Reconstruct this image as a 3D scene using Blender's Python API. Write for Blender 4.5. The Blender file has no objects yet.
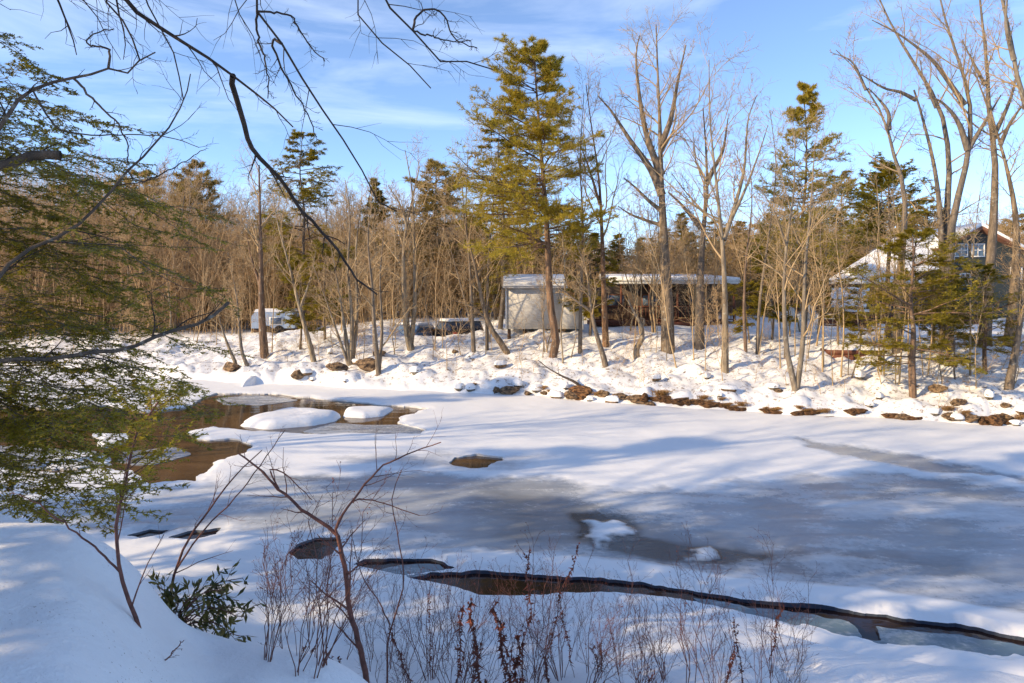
import bpy, math, random
import numpy as np

# ------------------------------------------------------------------ basics
S = bpy.context.scene
COL = S.collection
F, CX, HY, CZ = 683.0, 512.0, 290.0, 4.0          # focal length in px, image centre, horizon row, eye height


def W(px, py, D):
    return np.array([(px - CX) * D / F, D, CZ + (HY - py) * D / F])


def G(px, py, z=0.0):
    D = F * (CZ - z) / (py - HY)
    return ((px - CX) * D / F, D)


def hash2(ix, iy, seed):
    h = (ix.astype(np.int64) * 374761393 + iy.astype(np.int64) * 668265263 + seed * 1442695041) & 0xffffffff
    h = ((h ^ (h >> 13)) * 1274126177) & 0xffffffff
    h = (h ^ (h >> 16)) & 0xffffffff
    return h / 4294967296.0


def vnoise(x, y, seed=0):
    ix, iy = np.floor(x), np.floor(y)
    fx, fy = x - ix, y - iy
    fx, fy = fx * fx * (3 - 2 * fx), fy * fy * (3 - 2 * fy)
    a, b = hash2(ix, iy, seed), hash2(ix + 1, iy, seed)
    c, d = hash2(ix, iy + 1, seed), hash2(ix + 1, iy + 1, seed)
    return (a * (1 - fx) + b * fx) * (1 - fy) + (c * (1 - fx) + d * fx) * fy


def fbm(x, y, seed=0, o=4):
    s, a, t = 0, 0.5, 0
    for i in range(o):
        s = s + a * vnoise(x, y, seed + i * 17)
        t += a
        x, y, a = x * 2.03 + 11.3, y * 2.03 - 7.1, a * 0.5
    return s / t


def domes(x, y, cell, seed, rmin=0.3, rmax=0.62):
    """height of round bumps scattered one per cell (snow-covered boulders)"""
    gx, gy = np.floor(x / cell), np.floor(y / cell)
    out = np.zeros_like(x)
    for dx in (-1, 0, 1):
        for dy in (-1, 0, 1):
            ix, iy = gx + dx, gy + dy
            cx = (ix + hash2(ix, iy, seed)) * cell
            cy = (iy + hash2(ix, iy, seed + 1)) * cell
            q = hash2(ix, iy, seed + 2)
            r = (rmin + (rmax - rmin) * q) * cell
            d2 = ((x - cx) ** 2 + (y - cy) ** 2) / (r * r)
            out = np.maximum(out, np.sqrt(np.clip(1 - d2, 0, 1)) * r * (0.25 + 0.75 * hash2(ix, iy, seed + 3)))
    return out


def sst(a, b, x):
    t = np.clip((x - a) / (b - a), 0, 1)
    return t * t * (3 - 2 * t)


# ------------------------------------------------------------------ terrain
FAR_X = [-140, -60, -27.3, -16.5, -7.5, -2.4, 1.8, 6.4, 9.1, 11.3, 14.8, 40, 90]
FAR_Y = [75, 46, 36.2, 31.6, 28.2, 27.0, 25.4, 23.2, 22.0, 21.2, 19.9, 10.5, -12]
NEAR_X = [-140, -40, -12, -6, -1.3, 1.7, 3.96, 5.4, 8, 15, 40, 90]
NEAR_Y = [62, 28, 12.2, 9.8, 9.0, 8.6, 7.45, 7.0, 6.1, 3.2, -6, -26]
CR_PX = [-4000, 0, 40, 75, 100, 150, 165, 200, 260, 300, 345, 420, 4000]
CR_PY = [523, 523, 525, 533, 548, 590, 618, 640, 650, 663, 680, 760, 760]
_cx = np.arange(-400, 800, 2.0)
_cy = np.convolve(np.interp(np.arange(-440, 840, 2.0), CR_PX, CR_PY), np.hanning(43)[1:-1] / np.hanning(43).sum(), 'valid')[:len(_cx)]


def jx_(x, y, k):
    return (fbm(x * 1.6, y * 1.6, 90 + k, 3) - .5) * .7


def ground_z(x, y, rough=True):
    x, y = np.asarray(x, float), np.asarray(y, float)
    wob = (fbm(x * .35, y * .35, 5, 3) - .5) * 1.3
    d = (y - np.interp(x, FAR_X, FAR_Y)) * 0.93 + wob
    e = (np.interp(x, NEAR_X, NEAR_Y) - y) * 0.93 + wob * .25
    far = np.interp(d, [-3, -1.2, -.25, 0.1, .55, 2, 4, 8, 12, 25, 60, 150, 400, 800],
                    [-1.2, -.7, -.25, .06, .32, .68, 1.1, 1.88, 2.12, 2.45, 3.2, 7, 22, 40])
    far = np.where(far > 0, far * np.interp(x, [-17, -7, 100], [.62, 1, 1]), far)
    far = far - .95 * np.exp(-(((x + 3.6) / 2.6) ** 4) - ((y - 39.2) / 3.6) ** 4)
    near = np.interp(e, [-2.5, -.6, 0, 1, 2, 3.2, 4.2, 5, 7, 9, 40, 200, 800],
                     [-1.2, -.5, .03, .17, .3, .52, .9, 1.35, 2.2, 2.45, 3, 8, 40])
    z = np.maximum(far, near)
    # the snow mound on the near bank, left
    yy = np.maximum(y, .05)
    px = np.where(y > .05, CX + F * x / yy, np.where(x < 0, -4000, 4000))
    r = np.hypot(x, y)
    crest = CZ - (np.interp(px, _cx, _cy) - HY) * 4.2 / F
    over = np.clip(y - 4.2, 0, None)
    m = crest - np.where(over < .5, .75 * over ** 2 / .5, .75 * over - .185) * 1.15
    m = np.where(y < 4.2, np.minimum(crest, 2.75) - .02 * np.clip(4.2 - y, 0, 6) ** 1.5, m)
    mm = np.where((px < 415), m, -9)
    k = .12
    z = np.where(y < 12, np.maximum(z, mm) + k * .25 * np.exp(-np.abs(z - mm) / k), z)
    if rough:
        bank = sst(-.1, .5, d) * (1 - sst(7, 11, d))
        z = z + bank * (domes(x + jx_(x, y, 1), y + jx_(x, y, 2), 1.5, 3) * .26 + domes(x + 3.3 + jx_(x, y, 3), y, .75, 9) * .42 * sst(.35, .6, fbm(x * .5, y * .5, 27, 2)) + (fbm(x * 1.3, y * 1.3, 21, 4) - .5) * .42)
        z = z + sst(7, 11, d) * (fbm(x * .8, y * .8, 31, 3) - .5) * .3
        nb = sst(.1, 1.2, e) * (r > 1)
        z = z + nb * ((fbm(x * .9, y * .9, 41, 3) - .45) * .20 * sst(9, 1.5, e * 0 + np.abs(x + 2)) + (fbm(x * 1.1, y * 1.1, 43, 3) - .5) * .22
                      + domes(x + .4, y + .2, 1.3, 47, .3, .5) * .28 * sst(-1.2, -.3, x))
    return z


def gz(x, y):
    return float(ground_z(np.array([x]), np.array([y]))[0])


_D = np.geomspace(3.0, 130, 900)


def base(px, py):
    """the ground point seen at this pixel"""
    x = (px - CX) * _D / F
    z = ground_z(x, _D)
    p = HY + F * (CZ - z) / _D
    far = np.where((p <= py) & (_D > 15))[0]
    k = far[0] if len(far) else len(_D) - 1
    return np.array([x[k], _D[k], z[k]])


def base_near(px, py):
    x = (px - CX) * _D / F
    z = ground_z(x, _D)
    p = HY + F * (CZ - z) / _D
    k = np.where((p <= py))[0]
    k = k[0] if len(k) else 0
    return np.array([x[k], _D[k], z[k]])


def sdf(poly, X, Y):
    """signed distance to polygon, negative inside"""
    P = np.array(poly, float)
    Q = np.roll(P, -1, 0)
    out = np.full(X.shape, 9.0)
    lo, hi = P.min(0) - 3, P.max(0) + 3
    m = (X > lo[0]) & (X < hi[0]) & (Y > lo[1]) & (Y < hi[1])
    x, y = X[m], Y[m]
    d2 = np.full(x.shape, 1e9)
    ins = np.zeros(x.shape, bool)
    for (ax, ay), (bx, by) in zip(P, Q):
        ex, ey = bx - ax, by - ay
        t = np.clip(((x - ax) * ex + (y - ay) * ey) / (ex * ex + ey * ey + 1e-12), 0, 1)
        d2 = np.minimum(d2, (x - ax - t * ex) ** 2 + (y - ay - t * ey) ** 2)
        c = ((ay > y) != (by > y)) & (x < ex * (y - ay) / (ey + 1e-12) + ax)
        ins ^= c
    dd = np.sqrt(d2)
    out[m] = np.where(ins, -dd, dd)
    return np.minimum(out, 9.0)


# ------------------------------------------------------------------ mesh building
class Geo:
    def __init__(s):
        s.v, s.f4, s.f3, s.t, s.n = [], [], [], [], 0

    def add(s, v, f, tint=None):
        v = np.asarray(v, float).reshape(-1, 3)
        f = np.asarray(f, int)
        if not len(v) or not len(f):
            return s
        (s.f4 if f.shape[1] == 4 else s.f3).append(f + s.n)
        s.v.append(v)
        s.t.append(np.full(len(v), .5) if tint is None else np.broadcast_to(tint, (len(v),)).astype(float))
        s.n += len(v)
        return s

    def hexa(s, c, tint=None):
        """8 corners: bottom ring of four then top ring of four"""
        return s.add(c, [[3, 2, 1, 0], [4, 5, 6, 7], [0, 1, 5, 4], [1, 2, 6, 5], [2, 3, 7, 6], [3, 0, 4, 7]], tint)

    def box(s, x0, x1, y0, y1, z0, z1, tint=None):
        return s.hexa([(x0, y0, z0), (x1, y0, z0), (x1, y1, z0), (x0, y1, z0), (x0, y0, z1), (x1, y0, z1), (x1, y1, z1), (x0, y1, z1)], tint)

    def prism(s, prof, y0, y1, tint=None):
        """profile in xz extruded along y"""
        n = len(prof)
        v = [(x, y0, z) for x, z in prof] + [(x, y1, z) for x, z in prof]
        f = [[i, (i + 1) % n, n + (i + 1) % n, n + i] for i in range(n)]
        s.add(v, f, tint)
        c0, c1 = np.mean(v[:n], 0), np.mean(v[n:], 0)
        s.add([c0] + v[:n], [[0, i + 2 if i + 1 < n else 1, i + 1] for i in range(n)], tint)
        s.add([c1] + v[n:], [[0, i + 1, i + 2 if i + 1 < n else 1] for i in range(n)], tint)
        return s

    def build(s, name, mat, parent=None, smooth=False, attrs=None):
        me = bpy.data.meshes.new(name)
        v = np.concatenate(s.v)
        f4 = np.concatenate(s.f4) if s.f4 else np.zeros((0, 4), int)
        f3 = np.concatenate(s.f3) if s.f3 else np.zeros((0, 3), int)
        n4, n3 = len(f4), len(f3)
        me.vertices.add(len(v))
        me.vertices.foreach_set('co', v.astype(np.float32).ravel())
        me.loops.add(n4 * 4 + n3 * 3)
        me.loops.foreach_set('vertex_index', np.concatenate([f4.ravel(), f3.ravel()]).astype(np.int32))
        me.polygons.add(n4 + n3)
        me.polygons.foreach_set('loop_start', np.concatenate([np.arange(n4) * 4, n4 * 4 + np.arange(n3) * 3]).astype(np.int32))
        if smooth:
            me.polygons.foreach_set('use_smooth', np.ones(n4 + n3, bool))
        a = me.attributes.new('tint', 'FLOAT', 'POINT')
        a.data.foreach_set('value', np.concatenate(s.t).astype(np.float32))
        for k, val in (attrs or {}).items():
            a = me.attributes.new(k, 'FLOAT', 'POINT')
            a.data.foreach_set('value', val.astype(np.float32).ravel())
        me.update(calc_edges=True)
        me.materials.append(mat)
        o = bpy.data.objects.new(name, me)
        COL.objects.link(o)
        if parent is not None:
            o.parent = parent
        return o


def empty(name, loc=(0, 0, 0), rz=0.0):
    o = bpy.data.objects.new(name, None)
    o.empty_display_size = .2
    COL.objects.link(o)
    o.location = tuple(float(c) for c in loc)
    o.rotation_euler = (0, 0, rz)
    return o


def tag(o, label=None, cat=None, group=None, kind=None):
    for k, val in (('label', label), ('category', cat), ('group', group), ('kind', kind)):
        if val:
            o[k] = val
    return o


def dup(root, loc, rz=0, sc=1.0, label=None, group=None, tilt=(0, 0)):
    c = root.copy()
    COL.objects.link(c)
    c.location = tuple(float(a) for a in loc)
    c.rotation_euler = (tilt[0], tilt[1], rz)
    c.scale = (sc, sc, sc) if np.isscalar(sc) else sc
    if label:
        c['label'] = label
    if group:
        c['group'] = group
    for ch in list(root.children):
        k = ch.copy()
        COL.objects.link(k)
        k.parent = c
        for g in ch.children:
            q = g.copy()
            COL.objects.link(q)
            q.parent = k
    return c


def norm(a):
    return a / (np.linalg.norm(a, axis=-1, keepdims=True) + 1e-9)


def tubes(P, R, k=3):
    P = np.asarray(P, float)
    B, n, _ = P.shape
    T = norm(np.gradient(P, axis=1))
    T0 = norm(P[:, -1] - P[:, 0])
    ref = np.where(np.abs(T0[:, 2:3]) < .8, np.array([[0, 0, 1.]]), np.array([[1., 0.05, 0]]))[:, None, :]
    N = norm(np.cross(T, ref))
    M = np.cross(T, N)
    a = np.arange(k) * 2 * np.pi / k
    v = P[:, :, None, :] + R[:, :, None, None] * (np.cos(a)[None, None, :, None] * N[:, :, None, :] + np.sin(a)[None, None, :, None] * M[:, :, None, :])
    i, j = np.meshgrid(np.arange(n - 1), np.arange(k), indexing='ij')
    q = np.stack([i * k + j, i * k + (j + 1) % k, (i + 1) * k + (j + 1) % k, (i + 1) * k + j], -1).reshape(-1, 4)
    f = (np.arange(B) * n * k)[:, None, None] + q[None]
    return v.reshape(-1, 3), f.reshape(-1, 4)


def resample(pts, n, rng=None, jit=0.0):
    p = np.asarray(pts, float)
    m = len(p)
    pp = np.vstack([2 * p[0] - p[1], p, 2 * p[-1] - p[-2]])
    s = np.concatenate([[0], np.cumsum(np.linalg.norm(np.diff(p, axis=0), axis=1))])
    u = np.interp(np.linspace(0, s[-1], n), s, np.arange(m))
    i = np.minimum(u.astype(int), m - 2)
    t = (u - i)[:, None]
    a, b, c, d = pp[i], pp[i + 1], pp[i + 2], pp[i + 3]
    o = .5 * ((2 * b) + (c - a) * t + (2 * a - 5 * b + 4 * c - d) * t ** 2 + (3 * b - a - 3 * c + d) * t ** 3)
    if jit and rng is not None:
        w = rng.normal(0, jit, o.shape)
        w[0] = 0
        o = o + w
    return o


def grow(rng, P, R, m, t0=.2, t1=1., lenf=.5, ang=50, n=5, up=.3, jit=.12, rf=.55, taper=.25, shape=.5, flat=1., length=None, rmin=.002, asp=25):
    """m side branches on every polyline of the batch"""
    B, k, _ = P.shape
    t = (np.arange(m)[None] + rng.uniform(0, 1, (B, m))) / m * (t1 - t0) + t0
    L = np.linalg.norm(np.diff(P, axis=1), axis=2).sum(1)
    u = t * (k - 1)
    i = np.minimum(u.astype(int), k - 2)
    fr = (u - i)[..., None]
    b = np.arange(B)[:, None]
    p = P[b, i] * (1 - fr) + P[b, i + 1] * fr
    T = norm(P[b, i + 1] - P[b, i])
    r = R[b, i] * (1 - fr[..., 0]) + R[b, i + 1] * fr[..., 0]
    v = rng.normal(0, 1, (B, m, 3))
    if flat < 1:
        side = norm(np.cross(T, np.array([0, 0, 1.])))
        sg = np.where((np.arange(m)[None] + rng.integers(0, 2, (B, 1))) % 2 == 0, 1., -1.)[..., None]
        v = side * sg + v * flat
    perp = norm(v - (v * T).sum(-1, keepdims=True) * T)
    an = np.radians(rng.normal(ang, ang * .2, (B, m)))[..., None]
    d = norm(np.cos(an) * T + np.sin(an) * perp).reshape(-1, 3)
    base_len = (L[:, None] if length is None else length)
    ln = (base_len * lenf * (1 - shape * (t - t0) / max(t1 - t0, 1e-6)) * rng.uniform(.55, 1.25, (B, m))).reshape(-1)
    Q = np.zeros((B * m, n, 3))
    Q[:, 0] = p.reshape(-1, 3)
    for s in range(1, n):
        Q[:, s] = Q[:, s - 1] + d * (ln / (n - 1))[:, None]
        d = d + rng.normal(0, jit, d.shape)
        d[:, 2] += up / (n - 1)
        d = norm(d)
    r0 = np.maximum(np.minimum(r.reshape(-1) * rf, ln / asp), rmin)
    return Q, r0[:, None] * np.linspace(1, taper, n)[None]


def leaves(rng, P, per, ln, wd, mode='tuft', t0=.1, droop=-.1):
    """thin triangular leaves or needles along a batch of twigs; returns tris and a tint per vertex"""
    B, k, _ = P.shape
    t = rng.uniform(t0, 1, (B, per))
    u = t * (k - 1)
    i = np.minimum(u.astype(int), k - 2)
    fr = (u - i)[..., None]
    b = np.arange(B)[:, None]
    p = P[b, i] * (1 - fr) + P[b, i + 1] * fr
    T = norm(P[b, i + 1] - P[b, i])
    if mode == 'tuft':
        d = norm(T * .7 + rng.normal(0, .75, T.shape) + np.array([0, 0, .25]))
        w = norm(np.cross(d, rng.normal(0, 1, d.shape)))
    else:
        side = norm(np.cross(T, np.array([0, 0, 1.]) + rng.normal(0, .25, T.shape)))
        sg = rng.choice([-1., 1.], (B, per))[..., None]
        d = norm(side * sg + T * .55 + rng.normal(0, .2, T.shape) + np.array([0, 0, droop]))
        w = T
    l = (ln * rng.uniform(.6, 1.3, (B, per)))[..., None]
    v = np.stack([p + w * wd / 2, p + d * l, p - w * wd / 2], 2).reshape(-1, 3)
    f = np.arange(len(v)).reshape(-1, 3)
    tint = np.repeat(np.clip(rng.normal(.5, .2, B), 0, 1), per * 3)
    return v, f, tint


# ------------------------------------------------------------------ materials
def new_mat(name):
    m = bpy.data.materials.new(name)
    m.use_nodes = True
    nt = m.node_tree
    nt.nodes.clear()
    out = nt.nodes.new('ShaderNodeOutputMaterial')
    b = nt.nodes.new('ShaderNodeBsdfPrincipled')
    nt.links.new(b.outputs[0], out.inputs[0])
    return m, nt, b, out


def N(nt, typ, **kw):
    n = nt.nodes.new(typ)
    for k, val in kw.items():
        setattr(n, k, val)
    return n


def noise(nt, vec, scale, detail=4, rough=.6, dist=0.0):
    n = N(nt, 'ShaderNodeTexNoise')
    n.inputs['Scale'].default_value = scale
    n.inputs['Detail'].default_value = detail
    n.inputs['Roughness'].default_value = rough
    n.inputs['Distortion'].default_value = dist
    nt.links.new(vec, n.inputs['Vector'])
    return n.outputs[0]


def coords(nt, scale=(1, 1, 1), out='Object'):
    tc = N(nt, 'ShaderNodeTexCoord')
    mp = N(nt, 'ShaderNodeMapping')
    mp.inputs['Scale'].default_value = scale
    nt.links.new(tc.outputs[out], mp.inputs[0])
    return mp.outputs[0]


def mixc(nt, fac, a, b, typ='MIX'):
    m = N(nt, 'ShaderNodeMix', data_type='RGBA', blend_type=typ)
    for s, val in ((0, fac), (6, a), (7, b)):
        if hasattr(val, 'links') or isinstance(val, bpy.types.NodeSocket):
            nt.links.new(val, m.inputs[s])
        elif s == 0:
            m.inputs[0].default_value = val
        else:
            m.inputs[s].default_value = (*val, 1)
    return m.outputs[2]


def ramp(nt, val, a, b):
    r = N(nt, 'ShaderNodeMapRange')
    r.inputs[1].default_value, r.inputs[2].default_value = a, b
    nt.links.new(val, r.inputs[0])
    return r.outputs[0]


def math_(nt, op, a, b):
    m = N(nt, 'ShaderNodeMath', operation=op)
    for i, val in enumerate((a, b)):
        if isinstance(val, bpy.types.NodeSocket):
            nt.links.new(val, m.inputs[i])
        else:
            m.inputs[i].default_value = val
    return m.outputs[0]


def attr(nt, name):
    a = N(nt, 'ShaderNodeAttribute', attribute_name=name)
    return a.outputs['Fac']


def bump(nt, b, h, strength=.4, dist=.02):
    n = N(nt, 'ShaderNodeBump')
    n.inputs['Strength'].default_value = strength
    n.inputs['Distance'].default_value = dist
    nt.links.new(h, n.inputs['Height'])
    nt.links.new(n.outputs[0], b.inputs['Normal'])
    return n


def simple(name, c1, c2=None, rough=.7, scale=6, stretch=(1, 1, 1), bm=.3, bd=.02, spec=.3, lo=.35, hi=.65, tint=None):
    m, nt, b, out = new_mat(name)
    c2 = c2 or tuple(x * .7 for x in c1)
    co = coords(nt, stretch)
    n = noise(nt, co, scale, 5)
    col = mixc(nt, ramp(nt, n, lo, hi), c1, c2)
    if tint:
        col = mixc(nt, attr(nt, 'tint'), col, tint)
    if name.startswith('bark'):                           # each tree has its own tone, and lichen spots
        oi = N(nt, 'ShaderNodeObjectInfo')
        col = mixc(nt, ramp(nt, oi.outputs['Random'], -.1, 1.6), col, (.16, .14, .12))
        sp_ = noise(nt, coords(nt), 7, 3, .6)
        col = mixc(nt, math_(nt, 'MULTIPLY', ramp(nt, sp_, .60, .68), .55), col, (.42, .40, .33))
    nt.links.new(col, b.inputs['Base Color'])
    b.inputs['Roughness'].default_value = rough
    b.inputs['Specular IOR Level'].default_value = spec
    if bm:
        bump(nt, b, n, bm, bd)
    return m


def foliage(name, dark, light, trans=.35, rough=.55):
    m, nt, b, out = new_mat(name)
    t = attr(nt, 'tint')
    oi = N(nt, 'ShaderNodeObjectInfo')
    col = mixc(nt, t, dark, light)
    r = ramp(nt, oi.outputs['Random'], 0, 1)
    col = mixc(nt, math_(nt, 'MULTIPLY', r, .35), col, tuple(x * .65 for x in dark))
    nt.links.new(col, b.inputs['Base Color'])
    b.inputs['Roughness'].default_value = rough
    b.inputs['Specular IOR Level'].default_value = .25
    tr = N(nt, 'ShaderNodeBsdfTranslucent')
    nt.links.new(col, tr.inputs[0])
    mx = N(nt, 'ShaderNodeMixShader')
    mx.inputs[0].default_value = trans
    nt.links.new(b.outputs[0], mx.inputs[1])
    nt.links.new(tr.outputs[0], mx.inputs[2])
    nt.links.new(mx.outputs[0], out.inputs[0])
    return m


M = {}
M['bark'] = simple('bark_grey_brown', (0.33, 0.235, 0.145), (0.085, 0.06, 0.038), .85, 3.2, (3.2, 3.2, .55), .9, .05, lo=.36, hi=.62)
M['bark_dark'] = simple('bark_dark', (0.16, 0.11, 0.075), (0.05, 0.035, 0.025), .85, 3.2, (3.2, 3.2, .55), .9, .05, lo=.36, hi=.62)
M['bark_shaded'] = simple('shaded_limb_bark', (.075, .055, .042), (.03, .022, .018), .8, 5, (3, 3, .7), .7, .02)  # shade put into the bark colour, so the overhead limbs read as dark silhouettes
M['bark_red'] = simple('bark_reddish', (0.3, 0.165, 0.085), (0.08, 0.045, 0.027), .85, 3.2, (3.2, 3.2, .55), .9, .05, lo=.36, hi=.62)
M['bark_pale'] = simple('bark_pale', (0.45, 0.35, 0.225), (0.14, 0.1, 0.06), .85, 3.2, (3.2, 3.2, .55), .9, .05, lo=.36, hi=.62)
M['twig'] = simple('twig_tan', (.52, .37, .20), (.34, .235, .13), .8, 3, (1, 1, 1), 0)
M['twig_brown'] = simple('twig_brown', (.56, .375, .19), (.36, .23, .115), .8, 3, (1, 1, 1), 0)
M['twig_dark'] = simple('twig_dark', (.075, .052, .04), (.035, .025, .02), .8, 3, (1, 1, 1), 0)
M['weed'] = simple('dry_weed_stem', (.22, .095, .07), (.11, .05, .04), .8, 20, (1, 1, 1), 0)
M['weed_leaf'] = simple('dry_weed_leaf', (.26, .075, .042), (.12, .04, .026), .8, 30, (1, 1, 1), 0)
M['pine'] = foliage('pine_needles', (.34, .27, .028), (.70, .52, .065), .5)
M['pine_far'] = foliage('far_pine_needles', (.28, .21, .05), (.56, .39, .12), .5)
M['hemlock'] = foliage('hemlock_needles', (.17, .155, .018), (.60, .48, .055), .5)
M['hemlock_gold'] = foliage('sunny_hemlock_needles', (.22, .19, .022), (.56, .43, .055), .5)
M['rhodo'] = foliage('broad_evergreen_leaf', (.035, .05, .014), (.24, .19, .045), .25, .35)

# snow ground
m, nt, b, out = new_mat('snow_ground')
co = coords(nt)
n1, n2 = noise(nt, co, 1.2, 6, .6), noise(nt, co, 14, 5, .65)
col = mixc(nt, ramp(nt, n1, .3, .7), (.895, .885, .87), (.835, .83, .822))
lit = noise(nt, co, 5.5, 6, .75)
lm = math_(nt, 'MULTIPLY', ramp(nt, lit, .535, .63), attr(nt, 'litter'))
col = mixc(nt, lm, col, (.20, .125, .065))
spk = noise(nt, co, 55, 2, .6)
col = mixc(nt, math_(nt, 'MULTIPLY', ramp(nt, spk, .67, .70), math_(nt, 'MULTIPLY', ramp(nt, n1, .45, .6), .75)), col, (.22, .15, .09))
nt.links.new(col, b.inputs['Base Color'])
b.inputs['Roughness'].default_value = .65
b.inputs['Specular IOR Level'].default_value = .2
n3 = noise(nt, co, 48, 3, .7)
h = math_(nt, 'ADD', math_(nt, 'MULTIPLY', n1, 1.0), math_(nt, 'ADD', math_(nt, 'MULTIPLY', n2, .24), math_(nt, 'MULTIPLY', n3, .07)))
bump(nt, b, h, .5, .10)
M['snow_ground'] = m

m, nt, b, out = new_mat('snow_cover')
co = coords(nt)
n1 = noise(nt, co, 5, 5, .6)
nt.links.new(mixc(nt, n1, (.895, .885, .87), (.835, .83, .822)), b.inputs['Base Color'])
b.inputs['Roughness'].default_value = .65
b.inputs['Specular IOR Level'].default_value = .2
bump(nt, b, n1, .4, .05)
M['snow'] = m

# river ice
m, nt, b, out = new_mat('river_ice')
co = coords(nt, (.35, 1.2, 1))
st = noise(nt, co, 1.6, 6, .62, .6)
fine = noise(nt, coords(nt), 9, 5, .65)
snow_a, dark_a, edge_a, teal_a = (attr(nt, k) for k in ('snow', 'dark', 'edge', 'teal'))
ice = mixc(nt, ramp(nt, st, .3, .7), (.31, .345, .385), (.45, .48, .505))
ice = mixc(nt, math_(nt, 'MULTIPLY', ramp(nt, fine, .5, .8), .22), ice, (.6, .64, .68))
dk = math_(nt, 'MULTIPLY', dark_a, ramp(nt, fine, 1.2, .7))
ice = mixc(nt, dk, ice, (.045, .05, .055))
ice = mixc(nt, teal_a, ice, (.085, .16, .20))
sm = math_(nt, 'ADD', snow_a, math_(nt, 'MULTIPLY', math_(nt, 'SUBTRACT', st, .5), .9))
sm = ramp(nt, math_(nt, 'ADD', sm, math_(nt, 'MULTIPLY', math_(nt, 'SUBTRACT', fine, .5), .5)), .20, .80)
col = mixc(nt, sm, ice, (.88, .875, .86))
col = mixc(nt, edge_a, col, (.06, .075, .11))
nt.links.new(col, b.inputs['Base Color'])
rr = N(nt, 'ShaderNodeMapRange')
rr.inputs[3].default_value, rr.inputs[4].default_value = .20, .62
nt.links.new(sm, rr.inputs[0])
nt.links.new(rr.outputs[0], b.inputs['Roughness'])
b.inputs['Specular IOR Level'].default_value = .35
bump(nt, b, math_(nt, 'ADD', math_(nt, 'MULTIPLY', fine, .3), st), .28, .05)
M['ice'] = m

# water
m, nt, b, out = new_mat('river_water')
co = coords(nt, (.5, 1.3, 1))
n1 = noise(nt, co, 2.2, 4, .5, .4)
sep = N(nt, 'ShaderNodeSeparateXYZ')
nt.links.new(coords(nt), sep.inputs[0])
shal = ramp(nt, sep.outputs[1], 10.5, 15)                # shallow over the brown bed upstream, deep and dark by the near bank
nt.links.new(mixc(nt, shal, (.022, .011, .010), mixc(nt, ramp(nt, n1, .3, .7), (.06, .034, .016), (.135, .075, .034))), b.inputs['Base Color'])
b.inputs['Roughness'].default_value = .06
b.inputs['IOR'].default_value = 1.33
b.inputs['Specular IOR Level'].default_value = .35
bump(nt, b, n1, .12, .06)
M['water'] = m

M['rock'] = simple('brown_rock', (.34, .22, .12), (.075, .05, .035), .85, 2.6, (1, 1, 1.6), 1.0, .15, lo=.42, hi=.58)
M['rock_grey'] = simple('grey_rock', (.30, .25, .18), (.09, .075, .06), .85, 2.6, (1, 1, 1.6), 1.0, .15, lo=.42, hi=.58)
M['earth'] = simple('bare_earth', (.32, .16, .065), (.06, .032, .02), .9, 3.5, (1, 1, 2), 1.0, .2, lo=.42, hi=.58)


def siding(name, c, pitch=.16, depth=.6):
    m, nt, b, out = new_mat(name)
    co = coords(nt)
    w = N(nt, 'ShaderNodeTexWave', wave_type='BANDS', bands_direction='Z', wave_profile='SAW')
    w.inputs['Scale'].default_value = 1 / pitch / 3.1416 * .5 * 3.14159
    w.inputs['Distortion'].default_value = 0
    nt.links.new(co, w.inputs['Vector'])
    n = noise(nt, co, 6, 5)
    col = mixc(nt, ramp(nt, n, .3, .7), c, tuple(x * .8 for x in c))
    nt.links.new(col, b.inputs['Base Color'])
    b.inputs['Roughness'].default_value = .7
    bump(nt, b, w.outputs[0], depth, .03)
    return m


M['clap_grey'] = siding('grey_clapboard', (.60, .575, .54))
M['clap_green'] = siding('green_clapboard', (.045, .056, .052))
M['clap_blue'] = siding('pale_panel', (.38, .47, .60), .5, .2)
M['clap_brown'] = siding('brown_boarding', (.075, .048, .033))
M['wood_red'] = simple('red_stained_wood', (.19, .068, .038), (.10, .038, .024), .7, 5, (1, 6, 6), .3)
M['wood_dark'] = simple('dark_wood', (.10, .06, .04), (.05, .03, .02), .8, 5, (1, 6, 6), .3)
M['wood_brown'] = simple('brown_fascia', (.20, .09, .05), (.12, .055, .035), .7, 5, (1, 6, 6), .3)
M['white'] = simple('white_paint', (.78, .77, .74), (.68, .67, .64), .5, 6, (1, 1, 1), .1)
M['metal_roof'] = simple('grey_roofing', (.52, .52, .53), (.40, .40, .41), .55, 4, (1, 1, 1), .1)
M['glass'] = simple('window_glass', (.10, .14, .20), (.06, .09, .14), .05, 2, (1, 1, 1), 0, spec=.8)
M['car_dark'] = simple('dark_car_paint', (.02, .022, .026), (.015, .016, .02), .25, 3, (1, 1, 1), 0, spec=.6)
M['car_blue'] = simple('blue_car_paint', (.16, .27, .42), (.13, .22, .36), .3, 3, (1, 1, 1), 0, spec=.6)
M['rubber'] = simple('tyre_rubber', (.025, .025, .025), (.015, .015, .015), .85, 6)
M['red_lens'] = simple('red_lens', (.50, .02, .02), (.40, .015, .015), .3, 6, (1, 1, 1), 0)

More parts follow.
